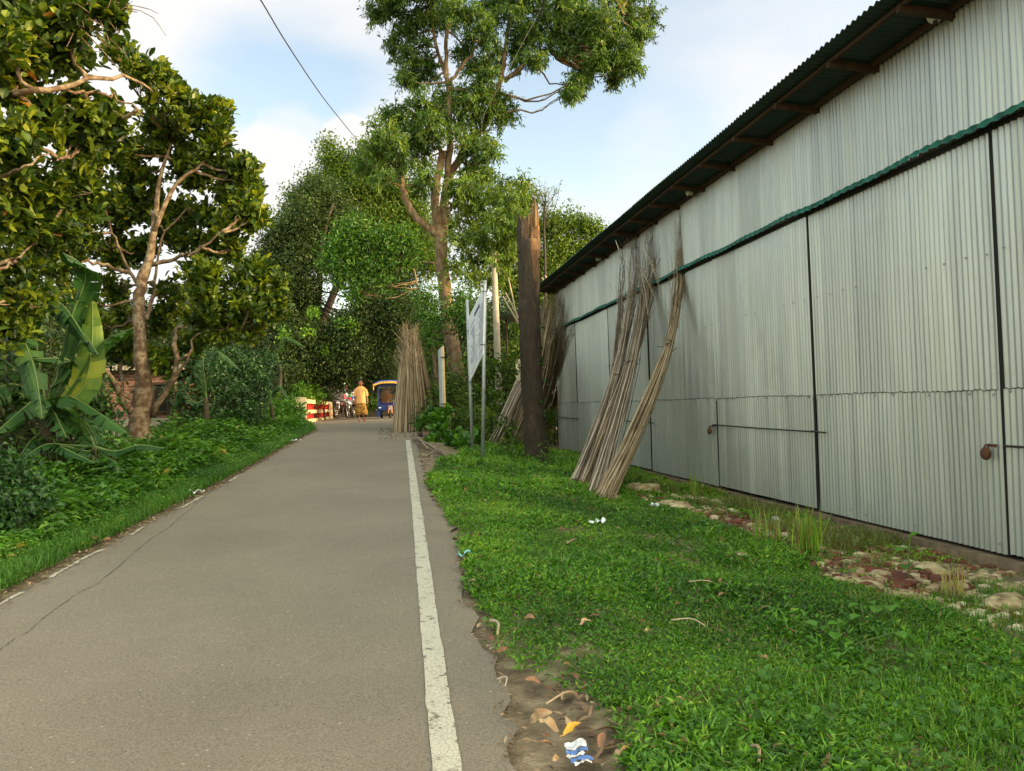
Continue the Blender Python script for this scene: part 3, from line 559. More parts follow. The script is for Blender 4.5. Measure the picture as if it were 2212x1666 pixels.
def acacia():
    Y = 28.0; base = P(1002, 925, Y); t = empty('acacia_tree', base, 'tall acacia with forked reddish trunk and drooping sickle leaves, tallest tree in the middle', 'tree')
    b = MB(); nodes = []
    def lim(pts, r1, r2, n=20, w_=.02, k=10):
        qq = curve(pts, n, w_); b.tube(qq, np.linspace(r1, r2, n), k, attr=.5, lump=.05); nodes.extend(qq[n//4:])
    D = lambda x, y, dy=0: P(705+.358*x, .358*y, Y+dy)
    lim([P(1006, 950, Y), P(994, 830, Y), P(980, 760, Y), P(970, 700, Y), P(964, 640, Y), P(956, 580, Y), P(952, 512, Y)], .30, .22, 30, .015, 12)
    lim([D(690, 1430), D(630, 1385), D(560, 1330), D(500, 1250), D(462, 1150), D(452, 1090), D(448, 1030)], .15, .10)
    lim([D(690, 1430), D(668, 1340), D(656, 1220), D(668, 1080), D(695, 960), D(700, 915)], .17, .13)
    lim([D(705, 1430, .2), D(712, 1280, .2), D(718, 1150, .3), D(752, 1040, .4), D(850, 880, .5), D(950, 770, .5), D(1030, 560, .5), D(1062, 420, .4), D(1085, 240, .3), D(1120, 0, .2), D(1150, -250)], .19, .04, 36)
    lim([D(725, 1080, .3), D(745, 900, 0), D(738, 700, -.2), D(742, 560, -.2), D(722, 400, -.2), D(728, 200, -.2), D(735, 0, -.2), D(740, -250, -.2)], .13, .04, 30)
    lim([D(738, 520, -.2), D(800, 420, -.3), D(870, 330, -.4), D(930, 240, -.4), D(960, 100, -.5)], .07, .02)
    lim([D(735, 500, -.2), D(700, 400, 0), D(660, 270, 0), D(640, 130, 0), D(605, 0, 0), D(560, -200)], .08, .03)
    lim([D(1075, 490, .5), D(1150, 430, .4), D(1250, 350, .2), D(1350, 290, 0), D(1440, 225, -.2), D(1600, 150, -.4), D(1780, 60, -.6)], .085, .02, 24)
    lim([D(700, 1600, 0), D(620, 1585, -.2), D(530, 1565, -.4)], .05, .02, 8)
    b.build('trunk', M['bark'], t, smooth=True)
    U = [(300, 60, 80), (420, 60, 120), (560, 100, 130), (700, 60, 130), (480, 200, 100), (420, 280, 75), (560, 300, 110), (500, 400, 80), (480, 480, 60), (620, 420, 80), (560, 480, 60), (830, 120, 130), (850, 280, 110), (960, 180, 120), (1010, 60, 120), (900, 400, 80), (1000, 330, 90), (980, 440, 80), (1150, 80, 130), (1180, 200, 110), (1160, 320, 90), (1240, 350, 75), (1290, 120, 130), (1310, 240, 90), (1420, 60, 120), (1450, 150, 100), (1560, 60, 130), (1600, 180, 120), (1700, 100, 130), (1800, 60, 130), (1850, 160, 110), (1740, 250, 90), (1500, 270, 60), (1540, 350, 60), (1560, 430, 50), (1500, 530, 50), (1480, 560, 30), (1640, 330, 70), (1730, 400, 65), (1740, 470, 45), (1800, 400, 55), (1930, 80, 80), (1900, 200, 60), (1450, 280, 55), (1580, 270, 70), (1660, 260, 70), (1590, 400, 50), (1530, 480, 45), (1700, 340, 60), (1790, 320, 60), (1840, 260, 60), (1480, 520, 45), (1390, 180, 70), (1850, 400, 40)]
    U += [(x, -140+20*(i % 3), 140) for i, x in enumerate(range(300, 1950, 170))]+[(x, -380, 150) for x in range(400, 1850, 240)]
    Mi = [(600, 620, 90), (520, 690, 90), (430, 720, 80), (370, 680, 60), (700, 620, 100), (800, 560, 90), (900, 600, 90), (980, 560, 70), (1000, 640, 80), (1080, 620, 60), (1110, 690, 55), (1050, 740, 50), (900, 720, 90), (800, 700, 100), (650, 760, 110), (530, 820, 100), (400, 830, 90), (320, 790, 60), (300, 900, 80), (420, 950, 90), (560, 930, 100), (240, 980, 80), (850, 830, 60), (960, 870, 70), (1000, 930, 50), (900, 950, 90), (350, 1060, 60), (620, 1060, 70), (560, 1120, 70), (880, 1050, 90), (980, 1050, 60), (1000, 560, 50), (950, 400, 60)]
    cl = [(D(x, y, rng.uniform(-1.5, 1.5)), r*.358*Y/F) for x, y, r in U]; cm = [(D(x, y, rng.uniform(-1.2, 1.2)), r*.358*Y/F) for x, y, r in Mi]
    lb = MB(); limbs_to(lb, nodes, cl+cm, .05, 6); lb.build('branches', M['bark'], t, smooth=True)
    crown('crown', airy(cl, 11, .36), 'sickle', M['acacia'], t, 122, .21, .050, per=18, spread=.26, tint=.50)
    crown('crown', cm, 'sickle', M['acacia'], t, 170, .20, .056, per=19, spread=.24, tint=.62)
    # lower skirt of leaves right of the trunk
    Lo = [(820, 1130, 90), (900, 1200, 90), (980, 1180, 90), (1060, 1120, 70), (1100, 1220, 80), (850, 1300, 80), (950, 1330, 90), (1050, 1330, 80), (1150, 1180, 70), (900, 1430, 80), (1000, 1450, 80), (1080, 1450, 80), (1180, 1350, 60), (780, 1220, 60), (1180, 1100, 50), (960, 1560, 80), (1060, 1580, 80), (850, 1560, 60), (900, 1660, 70), (1000, 1680, 70), (1010, 1500, 40), (1020, 1560, 36), (1120, 1480, 50), (760, 1350, 60), (800, 1450, 60), (780, 1600, 60)]
    cl2 = [(D(x, y, rng.uniform(-1.8, 2.5)), r*.358*Y/F) for x, y, r in Lo]
    crown('crown', cl2, 'sickle', M['mid'], t, 170, .20, .06, per=19, spread=.24, tint=.55)
acacia()

def generic(name, label, base, path, r1, cl, style, m, bark, dens, L, Wd, per, spread, tint=None, thin=1, flat=.9, twigs=5, cat='tree', group=None, lr=.05):
    t = empty(name, base, label, cat, group); b = MB(); q = curve(path, 16, .03)
    b.tube(q, np.linspace(r1, r1*.25, 16), 9, attr=.5, lump=.06); b.build('trunk', M[bark], t, smooth=True)
    lb = MB(); limbs_to(lb, q[3:], cl, lr, twigs); lb.build('branches', M[bark], t, smooth=True)
    crown('crown', cl+airy(cl, 3, .4), style, M[m], t, dens*.72, L, Wd, per, spread, tint=tint, thin=thin, flat=flat); return t
# mango-like dark tree left of the road
Y = 38.
generic('mango_tree', 'dark broad tree arching over the bridge from the left, sky showing beside its limb', P(672, 900, Y+9), [P(672, 905, Y+9), P(674, 820, Y+8), P(672, 760, Y+7), P(680, 700, Y+5), P(688, 640, Y+2), P(690, 590, Y), P(700, 520, Y), P(720, 440, Y)], .30,
    px_clumps([(600, 520, 40, Y), (575, 570, 32, Y), (610, 600, 45, Y), (640, 545, 45, Y), (660, 480, 45, Y), (630, 650, 45, Y+1), (600, 700, 45, Y+1), (660, 620, 30, Y), (650, 720, 50, Y), (700, 760, 50, Y), (640, 780, 50, Y), (590, 770, 45, Y), (760, 740, 50, Y), (820, 760, 50, Y+1), (690, 430, 50, Y+1), (750, 500, 50, Y+1), (720, 560, 35, Y), (790, 560, 50, Y+1), (850, 600, 45, Y+1), (800, 640, 40, Y), (860, 690, 50, Y), (780, 690, 40, Y), (820, 820, 40, Y+2), (560, 620, 40, Y), (540, 680, 40, Y), (560, 740, 40, Y), (740, 800, 40, Y+1), (660, 830, 30, Y+1)]),
    'leaf', 'dark', 'bark_dark', 190, .17, .085, 22, .28, tint=.55)
mt_ = [o for o in COL.objects if o.name.startswith('mango_tree')][0]
crown('vine_sprigs', [(P(x_, y_, Yv), r_*Yv/F) for x_, y_, r_, Yv in [(675, 673, 7, 36), (664, 716, 6, 36), (608, 719, 8, 34), (762, 704, 9, 37), (587, 689, 6, 34), (740, 700, 6, 37), (700, 760, 5, 37), (640, 800, 7, 38)]], 'leaf', M['weed'], mt_, 400, .17, .12, 8, .14, tint=.82)
Y = 42.
generic('leafy_tree', 'olive green round tree left of the acacia with feathery top twigs against white cloud', P(600, 900, Y), [P(600, 900, Y), P(690, 700, Y), P(770, 500, Y), P(765, 380, Y)], .3,
    px_clumps([(705, 315, 14, Y), (715, 345, 22, Y), (735, 375, 30, Y), (690, 390, 26, Y), (640, 425, 22, Y), (660, 450, 28, Y), (630, 470, 26, Y), (680, 440, 36, Y), (720, 430, 45, Y), (770, 390, 50, Y), (800, 340, 34, Y), (820, 330, 30, Y), (780, 450, 55, Y), (840, 400, 50, Y), (880, 440, 50, Y), (720, 490, 50, Y), (650, 500, 36, Y), (620, 520, 26, Y), (830, 480, 50, Y), (700, 540, 40, Y), (790, 520, 50, Y), (745, 345, 20, Y), (900, 500, 50, Y), (920, 560, 50, Y), (860, 560, 50, Y)]),
    'leaf', 'mid', 'bark_dark', 150, .20, .09, 18, .26, tint=.55)
Y = 25.5
generic('young_mahogany_tree', 'bright green low limb of glossy leaves reaching left in front of the dark trees', P(940, 900, Y+1), [P(960, 930, Y+1), P(950, 850, Y+1), P(930, 700, Y+.6), P(905, 620, Y+.3), P(880, 560, Y)], .09,
    px_clumps([(725, 520, 24, Y), (750, 500, 26, Y), (780, 490, 22, Y), (750, 545, 34, Y), (790, 530, 34, Y), (720, 570, 24, Y), (830, 520, 30, Y), (870, 510, 26, Y), (850, 555, 34, Y), (810, 575, 34, Y), (770, 590, 30, Y), (735, 600, 22, Y), (890, 545, 26, Y), (765, 625, 22, Y), (835, 610, 22, Y), (925, 640, 26, Y), (935, 690, 26, Y), (1000, 640, 22, Y), (1005, 690, 28, Y), (990, 670, 24, Y), (920, 730, 18, Y), (1020, 710, 16, Y)]),
    'leaf', 'bright', 'bark', 230, .18, .06, 12, .17, tint=.55, twigs=4, lr=.03)
Y = 36.
generic('leafy_tree', 'sunlit round tree beyond the far end of the tin shed', P(1240, 900, Y), [P(1240, 930, Y), P(1235, 750, Y), P(1225, 600, Y), P(1220, 520, Y)], .25,
    px_clumps([(1150, 500, 36, Y), (1190, 490, 34, Y), (1230, 480, 30, Y), (1265, 490, 26, Y), (1290, 500, 16, Y), (1170, 560, 40, Y), (1220, 545, 40, Y), (1260, 540, 34, Y), (1190, 610, 40, Y), (1140, 570, 40, Y), (1160, 640, 40, Y), (1230, 600, 36, Y), (1150, 700, 40, Y), (1190, 660, 40, Y), (1110, 480, 36, Y-1), (1130, 440, 30, Y-1), (1105, 620, 40, Y), (1120, 760, 40, Y), (1090, 540, 40, Y)]),
    'leaf', 'mid', 'bark_dark', 170, .19, .085, 17, .22, tint=.62)
t = empty('bare_twigged_tree', P(1180, 900, 34), 'thin nearly bare tree top poking up behind the broken trunk', 'tree'); b = MB()
b.tube(curve([P(1180, 930, 34), P(1178, 600, 34), P(1175, 470, 34), P(1180, 420, 34)], 10), np.linspace(.09, .02, 10), 6)
tips = []
for _ in range(26):
    a = P(1177+rng.uniform(-4, 4), rng.uniform(430, 500), 34); c = P(1185+rng.uniform(-32, 34), rng.uniform(388, 440), 34+rng.uniform(-.6, .6)); q = curve([a, (a+c)/2+rng.normal(0, .06, 3), c], 6)
    b.tube(q, np.linspace(.014, .006, 6), 4, cap=False); tips += [q[-1], q[4], q[3]]
b.build('trunk', M['bark_dark'], t, smooth=True); b = MB(); tp = np.repeat(np.array(tips), 4, 0)
leaves(b, tp+rng.normal(0, .09, tp.shape), rng.normal(size=tp.shape), .11, .04); b.build('crown', M['mid'], t)

# distant woods closing the view
bx = []
for _ in range(150):
    X = rng.uniform(-48, 60); Yw = rng.uniform(62, 88); bx.append((np.array([X, Yw, 1+rng.random()**1.2*9.0]), rng.uniform(1.6, 2.8)))
for _ in range(60):
    X = rng.uniform(-22, 16); bx.append((np.array([X, rng.uniform(54, 62), rng.uniform(1.0, 8.5)]), rng.uniform(1.2, 2.2)))
o = crown('far_woods', bx, 'leaf', M['dark'], None, 46, .34, .19, 18, .5, tint=.35); tag(o, 'dark far-off woods closing the view behind the bridge', 'woods', kind='stuff')

# understorey: shrubs and vine banks, each a plant of its own
def shrub(name, label, cl, m, L, Wd, dens=150, per=10, spread=.12, tint=None, style='leaf', cat='shrub', group=None, stems=8, thin=1):
    c0 = np.mean([c for c, r in cl], 0); base = np.array([c0[0], c0[1], float(g(c0[0], c0[1]))-.02]); t = empty(name, base, label, cat, group)
    b = MB()
    for c, r in cl:
        for _ in range(stems):
            e = c+ell(1)[0]*r*.8; a = np.array([c[0]+rng.normal(0, .2*r), c[1]+rng.normal(0, .2*r), float(g(c[0], c[1]))-.03])
            b.tube(curve([a, (a+e)/2+rng.normal(0, .12*r, 3), e], 6), np.linspace(.014, .005, 6), 4, cap=False)
    b.build('stems', M['bark_dark'], t); crown('foliage', cl, style, M[m], t, dens, L, Wd, per, spread, tint=tint, thin=thin); return t
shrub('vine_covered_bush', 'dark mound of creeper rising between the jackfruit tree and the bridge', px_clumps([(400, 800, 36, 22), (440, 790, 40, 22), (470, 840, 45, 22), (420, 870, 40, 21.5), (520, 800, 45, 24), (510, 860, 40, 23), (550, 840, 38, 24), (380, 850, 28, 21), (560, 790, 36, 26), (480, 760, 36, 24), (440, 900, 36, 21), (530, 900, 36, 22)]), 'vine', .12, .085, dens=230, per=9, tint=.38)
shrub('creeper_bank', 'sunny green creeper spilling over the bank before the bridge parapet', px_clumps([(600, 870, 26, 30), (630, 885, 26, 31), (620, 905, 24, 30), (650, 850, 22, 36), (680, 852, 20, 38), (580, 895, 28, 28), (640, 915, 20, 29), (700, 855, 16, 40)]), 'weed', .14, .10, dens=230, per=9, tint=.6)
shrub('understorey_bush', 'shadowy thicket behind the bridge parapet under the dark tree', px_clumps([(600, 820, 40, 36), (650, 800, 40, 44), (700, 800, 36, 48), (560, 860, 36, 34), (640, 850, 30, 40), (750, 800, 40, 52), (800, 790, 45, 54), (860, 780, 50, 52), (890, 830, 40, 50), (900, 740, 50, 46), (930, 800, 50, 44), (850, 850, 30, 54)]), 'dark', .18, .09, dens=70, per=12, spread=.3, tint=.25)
shrub('bright_bush', 'lit yellow-green bush seen between the walking person and the rickshaw', px_clumps([(802, 850, 14, 46), (806, 868, 13, 46), (797, 880, 10, 46)]), 'weed', .2, .14, dens=120, per=10, tint=.85)
shrub('roadside_bush', 'dark leafy bush behind the signboard posts below the acacia', px_clumps([(930, 890, 26, 24), (950, 850, 26, 25), (985, 830, 30, 26), (1010, 860, 34, 25), (1050, 860, 34, 24.5), (1085, 880, 26, 24), (1000, 910, 34, 22.5), (1040, 915, 34, 22), (1080, 930, 26, 22), (1095, 840, 26, 25), (1100, 790, 26, 25), (1020, 790, 26, 25), (1060, 800, 26, 25), (940, 780, 22, 27), (1110, 880, 22, 25), (925, 720, 22, 27)]), 'mid', .16, .07, dens=210, per=10, tint=.45)
shrub('broadleaf_weed_clump', 'large-leaved green weeds between the stick cone and the signboard', px_clumps([(930, 905, 20, 21.5), (905, 915, 14, 22), (950, 930, 24, 20.5), (985, 945, 26, 19), (1000, 960, 24, 18), (1030, 950, 20, 19), (960, 895, 22, 22), (940, 950, 18, 20)]), 'weed', .20, .15, dens=260, per=6, tint=.5, style='rosette')
shrub('roadside_bush', 'bush filling the gap past the far corner of the shed behind the stick bundles', px_clumps([(1150, 905, 22, 27.6), (1180, 900, 22, 27.8), (1200, 905, 22, 27.6), (1120, 905, 22, 27.4), (1215, 905, 20, 27.6), (1160, 930, 20, 27.4), (1190, 860, 24, 42), (1150, 850, 26, 42), (1110, 850, 24, 42)]), 'mid', .17, .075, dens=160, per=10, tint=.4)
shrub('mango_sapling', 'bushy glossy sapling growing at the left foot of the broken trunk', px_clumps([(1095, 960, 18, 17.5), (1100, 985, 18, 17), (1080, 985, 12, 17)]), 'mid', .14, .055, dens=300, per=7, tint=.35)
shrub('nettle_clump', 'low leafy sprig hugging the right foot of the broken trunk', px_clumps([(1172, 985, 12, 16.2), (1182, 1000, 10, 16)]), 'mid', .11, .06, dens=400, per=7, tint=.45)
shrub('ivy_mound', 'dense dark creeper mound at the far left below the banana leaves', px_clumps([(20, 1020, 40, 9.0), (60, 1045, 36, 9.0), (10, 1080, 38, 8.6), (70, 1095, 28, 8.7), (-40, 1040, 50, 8.8), (-50, 1110, 50, 8.4), (40, 1125, 28, 8.4), (95, 1080, 20, 9.0), (-20, 1000, 36, 9.2)]), 'vine', .075, .055, dens=1000, per=7, spread=.07, tint=.45, stems=2)
shrub('leafy_shrub', 'green shrub in front of the brick wall left of the jackfruit trunk', px_clumps([(205, 850, 30, 15), (190, 890, 34, 15), (225, 900, 26, 15), (210, 950, 30, 13.5), (240, 880, 20, 15), (170, 850, 26, 15), (235, 985, 22, 12), (160, 930, 40, 13)]), 'vine', .11, .07, dens=330, per=8, spread=.1, tint=.55)
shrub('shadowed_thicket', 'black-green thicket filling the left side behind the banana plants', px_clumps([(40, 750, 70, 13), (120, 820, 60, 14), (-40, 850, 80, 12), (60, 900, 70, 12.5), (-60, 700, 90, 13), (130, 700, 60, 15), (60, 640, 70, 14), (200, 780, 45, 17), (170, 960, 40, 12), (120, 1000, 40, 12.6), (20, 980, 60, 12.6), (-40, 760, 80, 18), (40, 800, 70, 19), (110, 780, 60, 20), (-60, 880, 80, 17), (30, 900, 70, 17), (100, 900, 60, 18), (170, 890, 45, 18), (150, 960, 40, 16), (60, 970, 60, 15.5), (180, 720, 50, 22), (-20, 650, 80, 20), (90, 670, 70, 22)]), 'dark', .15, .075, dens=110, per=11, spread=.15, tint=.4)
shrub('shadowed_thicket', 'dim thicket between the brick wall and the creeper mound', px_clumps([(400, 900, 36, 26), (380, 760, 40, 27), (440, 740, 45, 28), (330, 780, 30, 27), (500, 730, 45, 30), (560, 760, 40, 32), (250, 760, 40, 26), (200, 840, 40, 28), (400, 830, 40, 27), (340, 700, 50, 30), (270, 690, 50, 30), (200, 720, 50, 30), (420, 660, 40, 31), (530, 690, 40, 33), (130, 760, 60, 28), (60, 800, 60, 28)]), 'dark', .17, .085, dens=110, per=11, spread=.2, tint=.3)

# ---- banana plants -----------------------------------------------------------
def banana_leaf(parent, pts, Wd, tear=.4, droop=.35, tint=.4, seg=30, side=None, name='leaf', m='banana'):
    if tear >= .5: seg = 56
    q = curve(pts, seg); T = unit(np.gradient(q, axis=0)); up = np.array([0, 0, 1.]) if side is None else np.asarray(side, float)
    S = unit(np.cross(T, up)); Nn = np.cross(S, T); t = np.linspace(0, 1, seg)
    w = Wd/2*np.clip(np.sin(np.pi*np.clip((t-.08)/.92, 0, 1)**.75), 0, 1)**.55
    b = MB(); i = 2
    while i < seg-1:
        L = (rng.integers(1, 3) if tear >= .5 else 1) if rng.random() < tear*1.1 else rng.integers(1, 5); j = min(i+L, seg-1)
        for s in (-1, 1):
            dr = droop+rng.normal(0, .10+.35*tear); sh = rng.normal(.15, .25*tear)
            cols = []
            for k in np.linspace(0, 1, 4):
                ang = dr*(.4+.9*k); row = []
                for e, idx in ((0, i), (1, j)):
                    ww = w[idx]*(1 if not (tear and k > .9) else rng.uniform(.86, 1.0)); gap = (tear*.10*k)*(1 if e == 0 else -1)
                    tt_ = T[idx]*(ww*k*(.25+sh)+gap*np.linalg.norm(q[j]-q[i]))
                    row.append(q[idx]+S[idx]*s*ww*k*math.cos(ang)-Nn[idx]*ww*k*math.sin(ang)+tt_)
                cols.append(row)
            V = np.array(cols).reshape(-1, 3); f = [[0, 1, 3, 2], [2, 3, 5, 4], [4, 5, 7, 6]]
            b.add(V, [f], float(np.clip(tint+rng.normal(0, .05), 0, 1)))
        i = j
    o = b.build(name, M[m], parent)
    r = MB(); r.tube(q, np.linspace(.022, .005, seg), 5, attr=.5); r.build('midrib', M['midrib'], o, smooth=True)
    return o
def banana(label, base, top, r, lv, group='banana plants on the left verge'):
    t = empty('banana_plant', base, label, 'banana plant', group); b = MB()
    b.tube(curve([base-np.array([0, 0, .1]), (base+top)/2+[.03, 0, 0], top], 12), np.linspace(r, r*.55, 12), 10, lump=.05); b.build('pseudostem', M['pseudostem'], t, smooth=True)
    for e in lv:
        pts, Wd, te, dr, ti = e[:5]; kw = e[5] if len(e) > 5 else {}
        banana_leaf(t, [top]+[P(*p) for p in pts], Wd*BW, te, dr, ti, **kw)
Y = 12.2; BW = 1.28
banana('big banana plant at far left with torn arching leaves and one upright yellow-green leaf', np.array([*P(88, 1000, Y)[:2], .15]), P(105, 900, Y), .15, [
    ([(150, 700, Y), (185, 590, Y-.2), (135, 545, Y-.5)], .42, .1, .5, .30),
    ([(170, 850, Y), (196, 770, Y), (200, 650, Y)], .36, .03, .12, .84, {'side': (.15, -1, 0)}),
    ([(160, 830, Y), (215, 745, Y), (290, 708, Y-.1)], .32, .15, .45, .60),
    ([(80, 760, Y), (60, 640, Y-.3), (130, 655, Y-.7), (190, 740, Y-1)], .46, .7, .9, .22),
    ([(60, 760, Y), (10, 650, Y-.5), (45, 720, Y-1), (75, 800, Y-1.2), (92, 905, Y-1.3)], .40, .7, .8, .50),
    ([(110, 840, Y), (150, 780, Y), (70, 775, Y-.3)], .38, .2, .5, .42),
    ([(120, 870, Y), (160, 860, Y-.3), (275, 935, Y-.9)], .44, .3, .35, .48),
    ([(80, 850, Y), (10, 845, Y-.2), (-60, 900, Y-.4)], .40, .3, .5, .40),
    ([(110, 885, Y), (122, 900, Y-.5), (143, 945, Y-.8)], .34, .6, .6, .42),
    ([(95, 880, Y-.2), (80, 860, Y-.6), (-10, 935, Y-1.4)], .40, .5, .6, .38),
    ([(60, 820, Y), (-40, 760, Y), (-120, 820, Y)], .40, .5, .6, .35),
    ([(60, 780, Y), (0, 640, Y-.2), (30, 700, Y-.8), (60, 770, Y-1), (96, 905, Y-1.2)], .46, .8, .9, .46),
    ([(70, 740, Y), (20, 610, Y), (80, 620, Y-.4), (150, 680, Y-.7), (212, 765, Y-.9)], .40, .9, 1.0, .16),
    ([(80, 860, Y), (30, 830, Y-.2), (-20, 850, Y-.5), (-60, 900, Y-.8)], .50, .6, .9, .34),
    ([(150, 890, Y), (190, 920, Y-.2), (210, 960, Y-.4)], .50, .1, .5, .52),
    ([(90, 930, Y), (60, 960, Y-.2), (30, 1010, Y-.4)], .36, .6, .9, .30),
    ([(112, 930, Y), (122, 980, Y-.1), (118, 1040, Y-.1)], .30, .9, 1.2, .5, {'name': 'dead_leaf', 'm': 'banana_dead'}),
    ([(95, 930, Y), (80, 980, Y-.1), (78, 1050, Y-.1)], .30, .9, 1.2, .5, {'name': 'dead_leaf', 'm': 'banana_dead'})])
Y = 11.8
banana('small banana sucker with green spreading leaves left of the jackfruit trunk', np.array([*P(215, 1030, Y)[:2], .1]), P(205, 965, Y), .035, [
    ([(190, 930, Y), (165, 890, Y-.1), (140, 880, Y-.2)], .26, .1, .3, .62),
    ([(150, 962, Y), (100, 960, Y-.1), (55, 985, Y-.2)], .26, .4, .5, .40),
    ([(190, 975, Y), (130, 963, Y-.2), (205, 1000, Y-.6)], .22, .4, .5, .42),
    ([(250, 975, Y), (300, 962, Y-.1), (355, 968, Y-.2)], .19, .05, .6, .30),
    ([(225, 985, Y), (250, 1000, Y-.3), (255, 1020, Y-.4)], .22, .3, .5, .45)])
Y = 25.; BW = 1
banana('slim young banana plant rising beside the creeper mound, one leaf raised', np.array([*P(590, 915, Y)[:2], float(g(-4.2, Y))-.1]), P(585, 870, Y), .08, [
    ([(583, 840, Y), (575, 815, Y), (545, 792, Y-.2)], .42, .05, .6, .50),
    ([(590, 845, Y), (605, 835, Y), (625, 865, Y)], .36, .3, .7, .40),
    ([(575, 860, Y), (555, 850, Y), (530, 880, Y)], .34, .3, .6, .32)])
Y = 20.
banana('drooping banana plant half hidden behind the jackfruit tree, frond arching left', np.array([*P(440, 915, Y)[:2], float(g(-5, Y))-.1]), P(445, 860, Y), .10, [
    ([(440, 830, Y), (420, 800, Y), (380, 880, Y)], .38, .7, .7, .42),
    ([(450, 800, Y), (470, 760, Y), (520, 800, Y)], .40, .5, .6, .38),
    ([(440, 800, Y), (430, 745, Y), (380, 760, Y-.2)], .40, .5, .6, .40),
    ([(420, 870, Y), (390, 840, Y), (365, 905, Y)], .34, .5, .7, .30)])
Y = 32.
banana('distant banana fronds showing a pale arching leaf under the dark tree', np.array([*P(600, 900, Y)[:2], .4]), P(605, 790, Y), .12, [
    ([(600, 760, Y), (615, 728, Y), (660, 750, Y)], .50, .6, 1.0, .62), ([(590, 770, Y), (570, 750, Y), (540, 800, Y)], .5, .5, .8, .40)])

# ------------------------------------------------------------------ ground cover
def inside(poly, x, y):
    r = np.zeros(len(x), bool); n = len(poly)
    for i in range(n):
        x1, y1 = poly[i]; x2, y2 = poly[(i+1) % n]
        c = ((y1 > y) != (y2 > y)) & (x < (x2-x1)*(y-y1)/((y2-y1) or 1e-9)+x1); r ^= c
    return r
gpx = [(1390, 1760), (1330, 1600), (1270, 1500), (1180, 1480), (1110, 1445), (1065, 1370), (1010, 1260), (1004, 1200), (988, 1145), (950, 1090), (930, 1062), (926, 1025), (945, 1000), (985, 990)]
ge = [tuple(G(x, y)[:2]) for x, y in gpx]
GP = ge+[(2.2, 21), (2.6, 24), (5.7, 25), (5.7, 1.2), (ge[0][0], 1.2)]
def fbm(x, y, s, seed=0):
    r = np.random.default_rng(seed); v = 0
    for k in range(5):
        a = r.uniform(0, 6.28); p = r.uniform(0, 6.28); f = s*1.6**k; v = v+np.sin((x*math.cos(a)+y*math.sin(a))*f+p+1.3*np.sin((y*math.cos(a)-x*math.sin(a))*f*.7+p*2))/1.35**k
    return v/3
tuftsX = []; tuftsY = []
for (y0, y1, dn) in ((1.8, 3.6, 3600), (3.6, 6, 2800), (6, 9, 1700), (9, 13, 1000), (13, 18, 600), (18, 24.5, 320)):
    A = (y1-y0)*5.4; n = int(A*dn); tuftsX.append(rng.uniform(.5, 5.75, n)); tuftsY.append(rng.uniform(y0, y1, n))
tx = np.concatenate(tuftsX); ty = np.concatenate(tuftsY)
wx_ = tx+.06*fbm(tx, ty, 9, 3); ok = inside(GP, wx_, ty)
d = fbm(tx, ty, 1.9, 5); ok &= rng.random(len(tx)) < np.clip(1.1+1.3*d, .16, 1)
def hole(px, py, rx_, ry_, keep=.06):
    global ok
    c = G(px, py); q = ((tx-c[0])/rx_)**2+((ty-c[1])/ry_)**2+.35*fbm(tx, ty, 6, 9)
    ok &= ~((q < 1) & (rng.random(len(tx)) > keep))
hole(1560, 1530, .20, .20, .35); hole(2130, 1660, .5, .25, .35); hole(1330, 1570, .25, .22, .3); hole(1740, 1390, .16, .2, .35); hole(1500, 1290, .18, .22, .4)
RBp = [tuple(G(x, y)[:2]) for x, y in [(2260, 1420), (2080, 1345), (1940, 1305), (1800, 1262), (1690, 1190), (1560, 1125), (1400, 1085), (1310, 1075)]]+[(5.8, 13.8), (5.8, 4.5)]
rub = inside(RBp, tx+.16*fbm(tx, ty, 4, 11), ty+.2*fbm(tx, ty, 3, 12)); ok &= ~(rub & (rng.random(len(tx)) > np.interp(ty, [5, 8, 10, 14], [.05, .12, .3, .5])))
tx, ty = tx[ok], ty[ok]; tz = g(tx, ty)+.02*np.sin(tx*2.1+ty*1.3)*np.sin(ty*.9-tx*.7)-.005
n = len(tx); hgt = np.clip(.6+.55*fbm(tx, ty, 1.3, 21)+.45*np.maximum(0, fbm(tx, ty, 5, 22)), .25, 1.9)*np.interp(ty, [2, 6, 14, 22], [1, 1, 1.5, 1.9])
hgt *= np.where((tx > 2.2) & (ty < 5), 1.35, 1)
per = 5; idx = np.repeat(np.arange(n), per); k = len(idx)
b = MB()
ang = rng.uniform(0, 2*np.pi, k); el = rng.uniform(.15, 1.1, k); D = np.stack([np.cos(ang)*np.cos(el), np.sin(ang)*np.cos(el), np.sin(el)], -1)
zz = tz[idx]+rng.random(k)**1.5*.05*hgt[idx]
Pn = np.stack([tx[idx]+rng.normal(0, .014, k), ty[idx]+rng.normal(0, .014, k), zz], -1)
Ls = rng.uniform(.026, .062, k)*np.clip(hgt[idx], .6, 1.5)*np.interp(ty[idx], [2, 8, 16, 24], [1, 1.15, 1.6, 2.2]); broad = rng.random(k) < .6
Wl = np.where(broad, Ls*rng.uniform(.32, .48, k), Ls*.14); Ls = np.where(broad, Ls, Ls*1.55)
yel = .48+.30*fbm(tx, ty, 1.1, 31)+.16*np.clip((tx-4)/1.5, 0, 1)+.1*(rng.random(n)-.5)
leaves(b, Pn, D, Ls, Wl, droop=.28, tint=np.where(rng.random(k) < .035, 1.2, np.clip(yel[idx]-.03+rng.normal(0, .20, k), 0, .8)), roll=.7)
tag(b.build('ground_cover', M['grass']), 'low bright green creeping grass and small weeds covering the strip beside the road', 'grass', kind='stuff')
